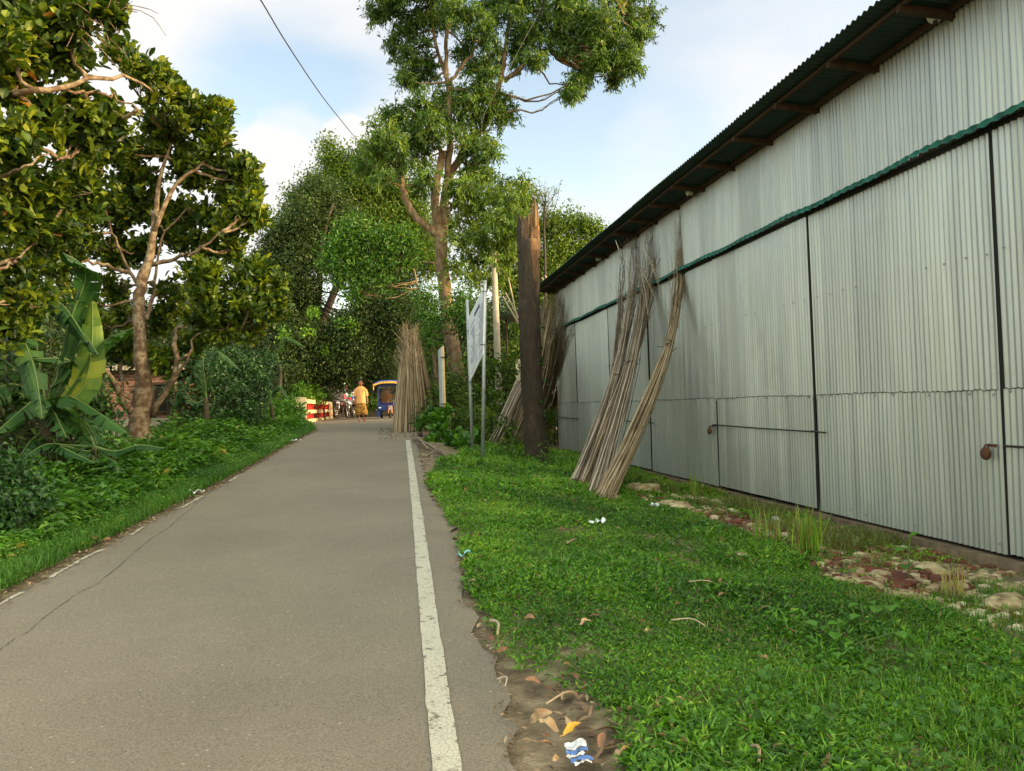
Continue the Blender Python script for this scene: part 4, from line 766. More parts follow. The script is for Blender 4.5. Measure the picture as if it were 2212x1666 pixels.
# long grass blades: near right corner, foot of wall, fringes
def blades(xs, ys, L, W_, m, name, label, lean=.5, tint=.5, per=7):
    n = len(xs); idx = np.repeat(np.arange(n), per); k = len(idx); a = rng.uniform(0, 6.28, k); z = g(xs, ys)[idx]
    p0 = np.stack([xs[idx]+rng.normal(0, .02, k), ys[idx]+rng.normal(0, .02, k), z], -1); Lk = np.broadcast_to(L, (n,))[idx]*rng.uniform(.5, 1.1, k)
    h = np.stack([np.cos(a), np.sin(a), np.zeros(k)], -1); ln = rng.uniform(.1, lean, k)[:, None]; side = np.stack([-np.sin(a), np.cos(a), np.zeros(k)], -1)
    rows = []
    for t_, ww in ((0, 1), (.4, .9), (.75, .6), (1, .06)):
        c = p0+np.array([0, 0, 1.])*(Lk*(t_-.45*t_**2.2*ln[:, 0]))[:, None]+h*(Lk*t_**1.7)[:, None]*ln
        rows += [c-side*W_*ww/2, c+side*W_*ww/2]
    V = np.stack(rows, 1).reshape(-1, 3); i = np.arange(k)*8
    Q = np.concatenate([np.stack([i+2*s, i+2*s+1, i+2*s+3, i+2*s+2], -1) for s in range(3)]); tn = np.clip(tint+rng.normal(0, .18, k), 0, 1)
    b = MB(); b.add(V, [Q], np.tile(tn, 3)); return tag(b.build(name, M[m]), label, 'grass', kind='stuff')
n = 5200; x = rng.uniform(1.2, 5.2, n); y = rng.uniform(1.8, 6.0, n); kk = (fbm(x, y, 1.6, 41)+.35*(x-2.2)-.32*(y-3.6) > .35) & inside(GP, x, y); x, y = x[kk], y[kk]
blades(x, y, .10, .006, 'grass', 'long_grass', 'longer loose grass blades in the near right corner', 1.0, .45, 6)
n = 900; x = rng.uniform(3.0, 5.6, n); y = rng.uniform(2.2, 7, n); kk = fbm(x, y, 2, 43) > .25
blades(x[kk], y[kk], .15, .005, 'drygrass', 'dry_grass', 'yellowing dry grass stalks near the wall foot', 1.2, .3, 5)
n = 2600; x = rng.uniform(4.4, 5.7, n); y = rng.uniform(6.5, 16, n); kk = (fbm(x, y, 2.5, 47) > .05); x, y = x[kk], y[kk]
blades(x, y, .2, .007, 'drygrass', 'wall_foot_grass', 'thin yellow-green grass growing along the foot of the tin wall', .8, .18, 6)
n = 900; x = rng.uniform(1.2, 5.4, n); y = rng.uniform(14, 22, n); kk = inside(GP, x, y)
blades(x[kk], y[kk], .22, .010, 'grass', 'tall_grass', 'taller fresh grass around the signboard posts and broken trunk', .9, .6, 8)
def tuft(px, py, h, n, label, m='grass'):
    c = G(px, py); x = c[0]+rng.normal(0, .07, n); y = c[1]+rng.normal(0, .07, n)
    o = blades(x, y, h, .010, m, 'grass_tuft', label, .45, .85, 4); del o['kind']; tag(o, label, 'grass tuft')
tuft(1745, 1200, .55, 26, 'tall bright grass tuft at the wall foot right of the brick dust'); tuft(1660, 1180, .5, 16, 'tall thin grass tuft halfway along the wall foot'); tuft(1500, 1075, .5, 14, 'wispy grass tuft next to the pale lump by the leaning sticks'); tuft(2060, 1290, .3, 8, 'small yellow grass tuft among the near pale lumps', 'drygrass')

# left verge weeds
n = 26000; y = 2.2+rng.random(n)**1.25*31; lxx = np.interp(y, RY, lx); off = rng.random(n)**1.15*3.4; x = lxx-.16-off
x -= .07*fbm(x, y, 7, 51); z = g(x, y)
hh = np.clip(.07+.50*np.clip(off/1.5, 0, 1), 0, .60)*np.clip(1+.6*fbm(x, y, 1.7, 53)+.45*fbm(x, y, 5, 54), .3, 2)*np.interp(y, [2, 6, 8, 10, 13, 22, 32], [.4, .5, .62, .95, 1.1, .85, .6])
k0 = 9; idx = np.repeat(np.arange(n), k0); k = len(idx); fr = rng.random(k)**.8
sc_ = np.interp(y[idx], [2, 8, 16, 30], [.6, .8, 1.1, 1.7])
p = np.stack([x[idx]+rng.normal(0, .05, k)*sc_, y[idx]+rng.normal(0, .06, k)*sc_, z[idx]+hh[idx]*fr+.01], -1)
a = rng.uniform(0, 6.28, k); el = rng.uniform(-.25, .7, k); D = np.stack([np.cos(a)*np.cos(el), np.sin(a)*np.cos(el), np.sin(el)], -1)
sm = (off < .45)[idx]; Ls = np.where(sm, rng.uniform(.03, .07, k), rng.uniform(.06, .16, k))*sc_; Wl = Ls*np.where(sm, .25, rng.uniform(.35, .62, k))
tn = .50+.32*fbm(x, y, 1.1, 55)[idx]+rng.normal(0, .18, k)+.12*(fr-.5)
b = MB(); leaves(b, p, D, Ls, Wl, droop=.25, tint=np.clip(tn, 0, 1), roll=.7)
tag(b.build('verge_weeds', M['weed']), 'knee-high green weeds and creepers along the left edge of the road', 'weeds', kind='stuff')
n = 9000; y = 2.2+rng.random(n)**1.3*28; x = np.interp(y, RY, lx)-.10-np.abs(rng.normal(0, .55, n)); blades(x, y, .15, .007, 'weed', 'verge_grass', 'fringe of fine grass along the left edge of the road', 1.0, .5, 8)
n = 16000; x = np.concatenate([-5.2-rng.random(n//2)**1.4*22, 3+rng.random(n//2)*22]); y = np.concatenate([9+rng.random(n//2)*52, 27.5+rng.random(n//2)*30]); kk = ~((x > 5) & (x < 16) & (y < 27)) & ~((x < 7.5) & (x > 2.4) & (y > 27) & (y < 60) & (x < 2.4+(y-30)*.9)); x, y = x[kk], y[kk]; n = len(x)
idx = np.repeat(np.arange(n), 4); k = len(idx); a = rng.uniform(0, 6.28, k); el = rng.uniform(-.2, .9, k); b = MB()
leaves(b, np.stack([x[idx]+rng.normal(0, .12, k), y[idx]+rng.normal(0, .12, k), g(x, y)[idx]+rng.random(k)*.35], -1), np.stack([np.cos(a)*np.cos(el), np.sin(a)*np.cos(el), np.sin(el)], -1), rng.uniform(.15, .32, k), rng.uniform(.08, .16, k), tint=np.clip(rng.normal(.4, .18, k), 0, 1))
tag(b.build('undergrowth', M['mid']), 'low undergrowth covering the ground behind the roadside plants', 'undergrowth', kind='stuff')
n = 3000; y = 8.5+rng.random(n)*22; x = np.interp(y, RY, lx)-1.5-rng.random(n)*2.2; kk = fbm(x, y, 2.6, 91) > .12; x, y = x[kk], y[kk]; n = len(x); idx = np.repeat(np.arange(n), 14); k = len(idx)
H_ = (.75+.45*fbm(x, y, 3.1, 92))*np.interp(y, [8, 14, 30], [.75, 1.15, .95]); fr = rng.random(k)**.7; a = rng.uniform(0, 6.28, k); el = rng.uniform(-.4, .6, k); b = MB(); sc2 = np.interp(y[idx], [8, 30], [.8, 1.5])
leaves(b, np.stack([x[idx]+rng.normal(0, .07, k), y[idx]+rng.normal(0, .07, k), g(x, y)[idx]+H_[idx]*fr], -1), np.stack([np.cos(a)*np.cos(el), np.sin(a)*np.cos(el), np.sin(el)], -1), rng.uniform(.05, .15, k)*sc2, rng.uniform(.025, .09, k)*sc2, tint=np.clip(rng.normal(.5, .22, k), 0, 1), roll=.9)
tag(b.build('tall_weeds', M['weed']), 'taller tangled weeds rising behind the left verge', 'weeds', kind='stuff')
# litter along edges
def litter(n, xf, y, L, name, label, zup=.012):
    x = xf(y); b = MB(); a = rng.uniform(0, 6.28, n); el = rng.normal(.05, .22, n)
    z = np.maximum(camz(x, y), g(x, y)-.01)+zup; D = np.stack([np.cos(a), np.sin(a), np.sin(el)], -1)
    Ls = L*rng.uniform(.4, 1.2, n); leaves(b, np.stack([x, y, z], -1), D, Ls, Ls*rng.uniform(.18, .5, n), fold=.25, droop=-.12, roll=.35)
    tag(b.build(name, M['litter']), label, 'leaf litter', kind='stuff')
y = 2.5+rng.random(2600)**1.2*26; litter(2600, lambda y: np.interp(y, RY, lx)+rng.normal(-.03, .07, len(y)), y, .06, 'leaf_litter', 'brown leaf litter gathered along the left road edge')
y = 1.9+rng.random(1500)**1.1*22; litter(1500, lambda y: np.interp(y, RY, rx)+np.abs(rng.normal(.03, .12, len(y)))-.04, y, .045, 'leaf_litter', 'twigs and crumbled leaves along the right edge of the asphalt', .01)

n = 1100; xy = np.stack([rng.uniform(.75, 2.0, n), rng.uniform(1.9, 3.9, n)], -1); ok2 = ~inside(GP, xy[:, 0]-.08, xy[:, 1]); xy = xy[ok2]; litter(len(xy), lambda y_: xy[:, 0], xy[:, 1], .085, 'straw_litter', 'straw, twig bits and crumbled leaves strewn over the dirt at the bottom edge', .006)
n = 6000; x = rng.uniform(.9, 5.2, n); y = rng.uniform(2.2, 15, n); kk = inside(GP, x, y) & (fbm(x, y, 2.4, 81) > .0); blades(x[kk], y[kk], .055, .005, 'drygrass', 'dry_grass', 'short dry straw showing through the green ground cover', 1.4, .35, 3)
# fallen leaves, one object each
def dead_leaf_mesh(seed, L=.10, Wd=.045):
    r = np.random.default_rng(seed); b = MB(); rows = []; n = 7
    for i in range(n):
        t = i/(n-1); w = Wd/2*math.sin(math.pi*min(1, t*.94+.03))**.7; zc = .008*math.sin(t*3.1)*r.uniform(.4, 1.6); tw = r.normal(0, .25)
        for s in (-1, -.5, 0, .5, 1): rows.append([L*(t-.5), w*s, zc+abs(s)**1.5*w*(.4+tw)+.004])
    q = [[i*5+j, i*5+j+1, i*5+j+6, i*5+j+5] for i in range(n-1) for j in range(4)]
    b.add(rows, [q], float(r.random())); b.tube([[-L*.5, 0, .005], [-L*.68, .004, .01]], .0016, 4, attr=.2); b.local = True; return b
protos = []
for s in range(5):
    o = dead_leaf_mesh(s+100).build('fallen_leaf', M['dead'], origin=(0, 0, 0)); protos.append(o)
spots = [(1180, 1620), (1170, 1560, 1.5), (1185, 1578, 1.6), (1180, 1600, 1.4), (1312, 1590, 2.0), (1300, 1610, 1.2), (1350, 1640, 1.4), (1200, 1650), (1215, 1480, 1.3), (1190, 1500, 1.3), (1420, 1545), (1470, 1525), (1265, 1360), (1285, 1345), (1275, 1318), (1145, 1350), (1020, 1268), (1025, 1170), (1040, 1145), (1155, 1160), (1335, 1150), (1045, 1090), (1040, 1062), (1215, 1152), (1090, 1145), (1000, 1120), (1290, 1235), (1160, 1258), (1110, 1250), (1170, 1130), (1560, 1300), (1550, 1655), (1225, 1455), (1250, 1340), (1060, 1395), (1830, 1630), (2150, 1365), (1650, 1440), (1120, 1305), (990, 1225), (1035, 1038), (1105, 1180), (1400, 1380), (1085, 1420), (1240, 1480), (1150, 1490)]
used = 0
for i, s in enumerate(spots):
    if i < len(protos): o = protos[i]
    else: o = protos[i % 5].copy(); COL.objects.link(o)
    c = G(s[0], s[1]); o.location = (c[0], c[1], c[2]+.018+.022*(s[1] < 1500)); o.rotation_euler = (rng.normal(0, .3), rng.normal(0, .3), rng.uniform(0, 6.28)); k = rng.uniform(.5, .85)*(s[2] if len(s) > 2 else 1); o.scale = (k, k, k)
    tag(o, 'curled dry brown leaf fallen on the grass and dirt right of the road', 'fallen leaf', 'fallen dry leaves right of the road')
lsp = [(268, 1115, 1.4), (250, 1140), (225, 1150), (160, 1165, 1.7), (140, 1150, 1.6), (200, 1172, 1.5), (185, 1160, 1.4), (230, 1176), (330, 1105), (300, 1120, 1.3), (380, 1072), (420, 1062), (520, 1015), (590, 975), (640, 945), (100, 1200), (130, 1180)]
for i, s in enumerate(lsp):
    o = protos[i % 5].copy(); COL.objects.link(o); c = G(s[0], s[1], road=True); o.location = (c[0], c[1], c[2]+.03); k = 1.15*(s[2] if len(s) > 2 else 1); o.scale = (k, k, k); o.rotation_euler = (rng.normal(0, .3), rng.normal(0, .3), rng.uniform(0, 6.28))
    tag(o, 'dry leaf lying at the left edge of the road', 'fallen leaf', 'fallen dry leaves left of the road')
M['yellowleaf'] = mat('yellow_leaf', (.55, .50, .03), .6); M['yellowleaf2'] = mat('orange_leaf', (.62, .32, .03), .6)
for (px, py, m_, lab, rd) in [(178, 1185, 'yellowleaf', 'bright yellow fallen leaf at the left road edge', True), (1237, 1592, 'yellowleaf2', 'orange-yellow fallen leaf on the dirt above the blue litter', False)]:
    c = G(px, py, road=rd); o = dead_leaf_mesh(7, .11, .045).build('fallen_leaf', M[m_], origin=(0, 0, 0)); o.location = (c[0], c[1], c[2]+.03); o.rotation_euler = (0, -.2, .6); tag(o, lab, 'fallen leaf')

# litter items
M['packet'] = mat('packet_white', (.6, .6, .62), .5, var=.25, scale=60); M['packetblue'] = mat('packet_blue', (.10, .20, .50), .4); M['paper'] = mat('paper', (.78, .80, .82), .6)
def crumple(b, x0, x1, y0, y1, z, amp, seed, nx=8, ny=6, attr=None):
    r = np.random.default_rng(seed); X, Y_ = np.meshgrid(np.linspace(x0, x1, nx), np.linspace(y0, y1, ny)); Z = z+r.normal(0, amp, X.shape)+amp*2*np.sin(X*60)
    i = np.arange(ny-1)[:, None]*nx+np.arange(nx-1)[None]; b.add(np.stack([X+r.normal(0, amp*.5, X.shape), Y_+r.normal(0, amp*.5, X.shape), Z], -1), [np.stack([i, i+1, i+nx+1, i+nx], -1).reshape(-1, 4)], attr)
c = G(1247, 1635); t = empty('packet', c+np.array([0, 0, .0]), 'crushed blue and white packet lying on the dirt at the bottom edge', 'litter', rz=-.12)
for (nm, m_, x0, x1, y0, y1, z, s) in [('upper_flap', 'packet', -.045, .045, .01, .085, .03, 1), ('blue_band', 'packetblue', -.045, .045, -.012, .014, .024, 2), ('white_edge', 'packet', -.044, .03, -.026, -.012, .018, 3), ('torn_piece', 'packetblue', -.03, .055, -.065, -.03, .014, 4), ('torn_edge', 'packet', -.02, .05, -.082, -.065, .012, 5)]:
    b = MB(); b.local = True; crumple(b, x0, x1, y0, y1, z, .0038, s); b.build(nm, M[m_], t)
def scrap(px, py, L, lab, m_, seed, w=.05, rz=0, road=False, name='paper_scrap'):
    c = G(px, py, road=road); b = MB(); b.local = True; crumple(b, -L/2, L/2, -w/2, w/2, .045, .010, seed, 9, 4); o = b.build(name, M[m_], origin=(0, 0, 0)); o.location = tuple(c); o.rotation_euler = (0, 0, rz); tag(o, lab, 'litter')
scrap(1289, 1135, .24, 'white plastic scrap lying in the middle of the grass', 'paper', 3, .06, .5)
scrap(1672, 1130, .14, 'pale blue plastic bag by the wall foot near the brick dust', 'packet', 4, .12, .2)
scrap(1415, 1098, .14, 'white plastic bag between the two pale lumps below the leaning sticks', 'packet', 8, .12, .9)
M['cyan'] = mat('cyan_plastic', (.25, .55, .65), .4); scrap(1005, 1205, .12, 'thin light blue plastic strip at the asphalt edge', 'cyan', 5, .03, .2)
scrap(425, 1068, .2, 'white scrap of paper on the left road edge', 'paper', 6, .08, .4, True); scrap(638, 955, .3, 'small white scrap on the left road edge near the bridge', 'paper', 9, .12, .2, True)
def stick(px, py, px2, py2, r, lab, m_='jute', sag=.0):
    a = G(px, py)+[0, 0, .05]; c = G(px2, py2)+[0, 0, .05]; b = MB(); q = curve([a, (a+c)/2+[.03, .02, .02], c], 8); b.tube(q, np.linspace(r, r*.6, 8), 5, attr=.75)
    o = b.build('twig', M[m_], origin=a, smooth=True); tag(o, lab, 'twig')
stick(1450, 1357, 1525, 1370, .006, 'thin pale bent twig lying on the grass'); stick(1480, 1272, 1560, 1280, .007, 'short straw-coloured stick on the grass further up'); stick(1060, 1358, 1075, 1390, .012, 'short yellow stick at the asphalt edge')
stick(1075, 1490, 1092, 1505, .007, 'dark broken twig on the dusty asphalt edge', 'jute_grey'); stick(1180, 1545, 1240, 1520, .006, 'curved twig on the dirt above the packet'); stick(1620, 1640, 1640, 1680, .010, 'pale stick end at the bottom edge of the grass')
stick(1225, 1185, 1245, 1180, .01, 'stubby pale stick in the grass')

# ------------------------------------------------------------------ tin shed
WX = 5.85; shed = empty('tin_shed', (WX, 15, 0), 'long corrugated tin shed with green edged roof running along the right side', 'shed')
def corr(y0, y1, z0, z1, x, pitch=.076, amp=.014, nz=4, tilt=0, bow=.0, rnd=.5):
    n = max(3, int((y1-y0)/pitch*8)); ys = np.linspace(y0, y1, n); zs = np.linspace(z0, z1, nz); b = MB(); rr_ = np.random.default_rng(int(abs(y0)*37+abs(z1)*11)); nr = int((y1-y0)/pitch)+3
    am = np.interp((ys-y0)/pitch, np.arange(nr), rr_.uniform(.6, 1.15, nr)); ph = np.interp((ys-y0)/pitch, np.arange(nr), rr_.normal(0, .3, nr)); dent = rr_.normal(0, .002, (nz, 1))*np.sin(ys*rr_.uniform(2, 5))[None]
    YY, ZZ = np.meshgrid(ys, zs); XX = x+dent+amp*am[None]*np.cos((YY-y0)/pitch*2*np.pi+ph[None])+tilt*(YY-y0)/(y1-y0)+bow*np.sin((YY-y0)/(y1-y0)*np.pi*2+ZZ)
    i = np.arange(nz-1)[:, None]*n+np.arange(n-1)[None]; sh = np.floor((YY[:-1, :-1]-y0)/.76); r_ = np.random.default_rng(int(abs(y0*10)+abs(z0*100))).random(60)
    return b.add(np.stack([XX, YY, ZZ], -1), [np.stack([i, i+n, i+n+1, i+1], -1).reshape(-1, 4)], r_[sh.astype(int) % 60].ravel())
edges = [.2, 3.3, 6.6, 9.95, 13.22, 16.86, 20.04, 23.8, 26.7]
zb, zs_, zt = -.05, 1.50, 4.12
def seamz(y): return zs_
for i in range(len(edges)-1):
    a, c = edges[i]+.03, edges[i+1]-.03; door = i % 2 == 1-0 and False
    isdoor = i in (1, 3, 5, 7)
    nm = 'door' if isdoor else 'wall_panel'; zlow = zb+(.02 if isdoor else 0)
    xo = WX-(.015 if isdoor else 0)
    up = corr(a, c, zs_, zt, xo, bow=.006, rnd=.4).build(nm, M['zinc'], shed, smooth=True)
    lo = corr(a+.004, c-.004, zlow, zs_+.05, xo-.016, bow=.007).build('lower_sheet', M['zinc'], up, smooth=True)
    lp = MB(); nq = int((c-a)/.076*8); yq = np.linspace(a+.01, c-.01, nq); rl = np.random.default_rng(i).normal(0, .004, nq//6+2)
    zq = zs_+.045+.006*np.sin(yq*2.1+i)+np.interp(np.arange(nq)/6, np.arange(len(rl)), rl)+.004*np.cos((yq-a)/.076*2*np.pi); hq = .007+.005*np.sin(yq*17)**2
    V = np.concatenate([np.stack([np.full(nq, xo-.0325), yq, zq], -1), np.stack([np.full(nq, xo-.0325), yq, zq+hq], -1)]); iq = np.arange(nq-1); lp.add(V, [np.stack([iq, iq+1, iq+nq+1, iq+nq], -1)]); lp.build('lap_shade_strip', M['shadegrime'], up)  # dark strip paints the shade under the lap along with its grime
    # nail heads and dents
    nb = MB()
    for z_ in (zlow+.10, zs_+.02, 2.9):
        for yy in np.arange(a+.07, c, .305):
            if rng.random() < .8: nb.ball((xo-.030, yy+rng.normal(0, .02), z_+rng.normal(0, .012)), .014, 6, 4, (.5, 1, 1))
    nb.build('nails', M['galv'], up)
    if i < 7:
        zg = zt if i != 3 else zt
        gp = MB(); gp.box((WX-.002, edges[i+1], (zb+(zt if i != 3 else zs_))/2), (.034, .05 if i in (0, 1) else .036, (zt if i != 3 else zs_)-zb)); gp.build('door_gap', M['black'], shed)
    if isdoor and i != 1:
        zbar = 1.05; bar = MB(); bar.tube([(xo-.06, a-.38, zbar-.01), (xo-.05, (a+c)/2, zbar), (xo-.055, c+.12, zbar+.02)], .011, 6); bo = bar.build('door_bar', M['iron'], up)
        st = MB()
        for yy in (a-.06, c+.04): st.tube([(xo-.01, yy-.03, zbar), (xo-.085, yy-.03, zbar), (xo-.085, yy+.03, zbar), (xo-.01, yy+.03, zbar)], .008, 5)
        st.build('staple', M['iron'], up)
    if isdoor and i == 1:
        zbar = 1.02; bar = MB(); bar.tube([(xo-.06, a+.1, zbar), (xo-.05, c-.02, zbar-.015)], .012, 6); bar.build('door_bar', M['iron'], up)
    if i in (1, 3):
        yy = c+.10; zz = zbar-.02; pl = MB(); pl.ball((xo-.095, yy+.07, zz-.075), .062, 14, 8, (.6, 1.0, 1.05))
        po = pl.build('padlock', M['rust'], up, smooth=True)
        sh = MB(); aa = np.linspace(-.3, math.pi+.3, 12); sh.tube([(xo-.095, yy+.06+.03*math.cos(q), zz-.04+.05*math.sin(q)) for q in aa], .008, 6); sh.build('shackle', M['rust'], po, smooth=True)
        hs = MB(); hs.box((xo-.065, yy+.02, zz+.005), (.01, .12, .03)); hs.build('hasp', M['rust'], up)
# upper band in overlapping sheets
yy = .2; k = 0
while yy < 26.6:
    c = min(yy+3.2, 26.6); corr(yy, c+.03, zt-.05, 5.455, WX+.004+.004*(k % 2), bow=.004, nz=3).build('gable_sheet', M['zinc'], shed, smooth=True); yy = c; k += 1
# green flashing over the doors
n = int(26.4/.1*8); ys = np.linspace(.2, 26.6, n); b = MB(); wv = .024*np.cos(ys/.165*2*np.pi)
sag = .012*np.sin(ys*1.9)+.010*np.sin(ys*4.3+1)
rows = []
for (x_, z_, kf) in ((WX-.014, zt+.07, .25), (WX-.07, zt+.045, 1.), (WX-.145, zt-.005, 1.), (WX-.150, zt-.03, .4)):
    rows.append(np.stack([np.full(n, x_)+(kf < .5)*0, ys, z_+wv*kf+sag*(1 if kf > .3 else .2)], -1))
V = np.stack(rows, 0).reshape(-1, 3); i = np.arange(3)[:, None]*n+np.arange(n-1)[None]
b.add(V, [np.stack([i, i+1, i+n+1, i+n], -1).reshape(-1, 4)]); b.build('green_flashing', M['green_strip'], shed, smooth=True)
b = MB(); b.box((WX-.03, 13.4, zt-.035), (.045, 26.2, .04)); b.build('lintel_timber', M['black'], shed)
# roof
n = int(29/.1*8); ys = np.linspace(-.6, 26.9, n); b = MB(); xs_ = [5.02, 5.6, 8, 12, 16]; z_ = [5.56, 5.525, 5.34, 5.05, 4.72]
rows = [np.stack([np.full(n, x_)+.01*np.sin(np.floor(ys/.8)*7.3)*(x_ < 5.1), ys, zz_+.016*np.cos(ys/.1*2*np.pi)], -1) for x_, zz_ in zip(xs_, z_)]
V = np.stack(rows, 0).reshape(-1, 3); i = np.arange(4)[:, None]*n+np.arange(n-1)[None]
b.add(V, [np.stack([i, i+n, i+n+1, i+1], -1).reshape(-1, 4)]); b.build('roof', M['roof'], shed, smooth=True)
b = MB(); b.box((5.27, 13.1, 5.505), (.05, 27.2, .04)); b.build('eave_purlin', M['wood'], shed)
b = MB(); b.box((5.79, 13.1, 5.465), (.05, 27.2, .06)); b.build('wall_plate', M['wood'], shed)
for y_ in np.arange(1.91, 26.6, 1.28):
    b = MB(); b.bar((5.22, y_, 5.465), (7.5, y_, 5.31), .055, .08); b.build('rafter', M['wood'], shed)
# back and ends of the shed, added black backing so wall gaps look shaded
b = MB(); b.box((WX+.12, 13.4, 2.55), (.02, 26.3, 5.6)); b.build('black_backing', M['black'], shed)
M['zincplain'] = mat('zinc_plain', (.45, .47, .44), .5, metal=.3, var=.15)
for y_ in (.2, 26.6):
    b = MB(); nn = 400; xs2 = np.linspace(WX+.01, 15.8, nn); yw = y_+.01*np.cos(xs2/.076*2*np.pi); zt2 = np.interp(xs2, xs_, z_)-.03
    V = np.concatenate([np.stack([xs2, yw, np.full(nn, -.25)], -1), np.stack([xs2, yw, zt2], -1)]); i = np.arange(nn-1); b.add(V, [np.stack([i, i+1, i+nn+1, i+nn], -1)]); b.build('end_wall', M['zincplain'], shed, smooth=True)
b = MB(); b.box((15.85, 13.4, 2.2), (.05, 26.4, 4.9)); b.build('rear_wall', M['zincplain'], shed)
b = MB()
for y_ in np.arange(.2, 26.5, .5): b.box((WX+rng.normal(0, .006), y_+.25, -.19+rng.normal(0, .004)), (.20, .498, .20))
b.build('plinth', M['plinth'], shed)
# dome cameras / lamps under the eave
for (px, py, X_, lab) in [(2020, 38, 5.70, 'cream dome security camera under the eave, nearest of the three'), (1490, 418, 5.70, 'cream dome security camera under the middle of the eave'), (1293, 561, 5.70, 'small dome security camera under the far part of the eave')]:
    c = PX(px, py, X_); t = empty('dome_camera', (c[0], c[1], c[2]), lab, 'security camera', 'dome cameras under the shed eave')
    b = MB(); b.tube([(c[0], c[1], 5.50), (c[0], c[1], c[2]+.03)], .04, 8); b.build('bracket', M['camwhite'], t)
    b = MB(); b.tube([c+[0, 0, .05], c+[0, 0, .045], c+[0, 0, 0], c-[0, 0, .03], c-[0, 0, .05]], [.03, .078, .080, .064, .036], 18); b.build('housing', M['camwhite'], t, smooth=True)
    b = MB(); b.ball(c-[.012, .015, .045], .028, 12, 8); b.build('lens', M['lens'], t, smooth=True)
# lower lean-to beyond the shed
t = empty('lean_to', (5.0, 29.5, 0), 'low tin lean-to roof beyond the far end of the shed behind the broken trunk', 'lean-to')
c1 = P(1085, 690, 30); c2 = P(1135, 668, 28.5)
b = MB(); b.bar(c1, c2+np.array([3, 0, .2]), 2.4, .03); b.build('roof', M['roof'], t)
for q in (c1, c2):
    b = MB(); b.tube([(q[0]+.15, q[1], 0.3), (q[0]+.15, q[1], q[2]-.02)], .05, 8); b.build('post', M['wood'], t)
b = MB(); b.box((c1[0]+2.6, 30.2, 1.9), (4.2, .05, 2.9)); b.build('wall', M['zincplain'], t)

# rubble by the wall
def lump(px, py, sx, sy, sz, lab, m='sack', seed=0, name='pale_lump', cat='lump', group=None, rz=None):
    r = np.random.default_rng(seed); c = G(px, py); b = MB(); b.local = True; b.ball((0, 0, 0), 1, 22, 14); V = b.V[0]; v = V.copy()
    nz = sum(np.sin(V @ r.normal(0, 2.2*1.7**k, 3)+r.uniform(0, 6))/1.5**k for k in range(5)); V *= (1+.13*nz)[:, None]; V *= [sx, sy, sz]; V[:, 2] = np.maximum(V[:, 2], -.02)
    b.V[0] = V; o = b.build(name, M[m], origin=(0, 0, 0), smooth=True); o.location = (c[0], c[1], c[2]+sz*.02); o.rotation_euler = (0, 0, rz if rz is not None else r.uniform(0, 3)); tag(o, lab, cat, group)
for i, (px, py, sx, sy, sz, lab) in enumerate([(1385, 1062, .34, .18, .13, 'biggest pale stone-like lump right of the leaning stick bundles'), (1462, 1096, .26, .17, .10, 'rounded pale lump in the grass below the narrow door'), (1330, 1080, .12, .1, .08, 'small pale lump touching the feet of the leaning sticks'),
    (1590, 1205, .15, .10, .05, 'grass-covered tan lump in the middle of the wall foot strip')]):
    lump(px, py, sx, sy, sz, lab, seed=i+3)
RUB = 'pale crumpled lumps of torn sacking along the wall foot'
for i, (px, py, sx, sy, sz) in enumerate([(1850, 1215, .16, .09, .05), (1800, 1195, .12, .10, .05), (1905, 1245, .2, .12, .06), (1960, 1290, .2, .1, .05), (1880, 1265, .16, .08, .04), (2010, 1235, .16, .12, .10), (1990, 1300, .13, .09, .05), (2060, 1270, .13, .1, .07), (1775, 1175, .10, .08, .04), (1690, 1145, .12, .07, .05), (1740, 1160, .1, .07, .05), (2185, 1275, .2, .14, .08), (1930, 1225, .12, .08, .06), (2120, 1255, .14, .1, .07), (2090, 1290, .1, .07, .05), (1840, 1255, .11, .07, .04), (2030, 1325, .12, .08, .04)]):
    lump(px, py, sx*1.1, sy*1.15, sz*.7, 'cream crumpled lump of torn sacking among brick dust at the wall foot', seed=i+20, group=RUB, name='torn_sack')
lump(2160, 1315, .34, .17, .08, 'largest flat cream slab-like sack at the right frame edge', seed=77, name='torn_sack', rz=.5)
for i, (px, py, sx, sy) in enumerate([(1825, 1180, .30, .13), (1880, 1235, .32, .12), (2050, 1258, .26, .12), (1615, 1100, .14, .12), (2110, 1320, .3, .1), (1700, 1150, .25, .1), (1950, 1255, .3, .12)]):
    lump(px, py, sx, sy, .035, ['dark red brick dust heap under the wide panel', 'red brick dust streak below the first heap', 'red brick dust pocket beside the near pale lumps', 'small red brick dust heap by the narrow door', 'red brick dust patch under the largest cream slab', 'thin red brick dust smear near the pale blue bag', 'red brick dust around the seedling foot'][i], 'reddust', seed=i+50, name='brick_dust_heap', cat='brick dust', group='red brick dust heaps at the wall foot')
# scattered chips (stuff)
b = MB(); n = 9000; x = rng.uniform(3.6, 5.72, n); y = rng.uniform(4.5, 13.5, n); kk = inside(RBp, x+.12*fbm(x, y, 4, 11), y); x, y = x[kk], y[kk]; patch = fbm(x, y, 2.2, 71)
for x_, y_, p_ in zip(x, y, patch): s = rng.uniform(.006, .02)*(1+3.0*(rng.random() < .16)); b.ball((x_, y_, float(g(x_, y_))+s*.15), s, 5, 3, (1, rng.uniform(.5, 1), .5), attr=float(np.clip(.5+.6*p_+rng.normal(0, .2), 0, 1)))
M['chips'] = mat('brick_chips', (0, 0, 0), .9, rndramp=[(0, (.10, .028, .018)), (.35, (.17, .06, .035)), (.5, (.28, .18, .10)), (.75, (.45, .36, .22)), (1, (.6, .52, .36))], scale=9)
tag(b.build('rubble', M['chips']), 'scattered brick chips and crumbs along the foot of the tin wall', 'rubble', kind='stuff')
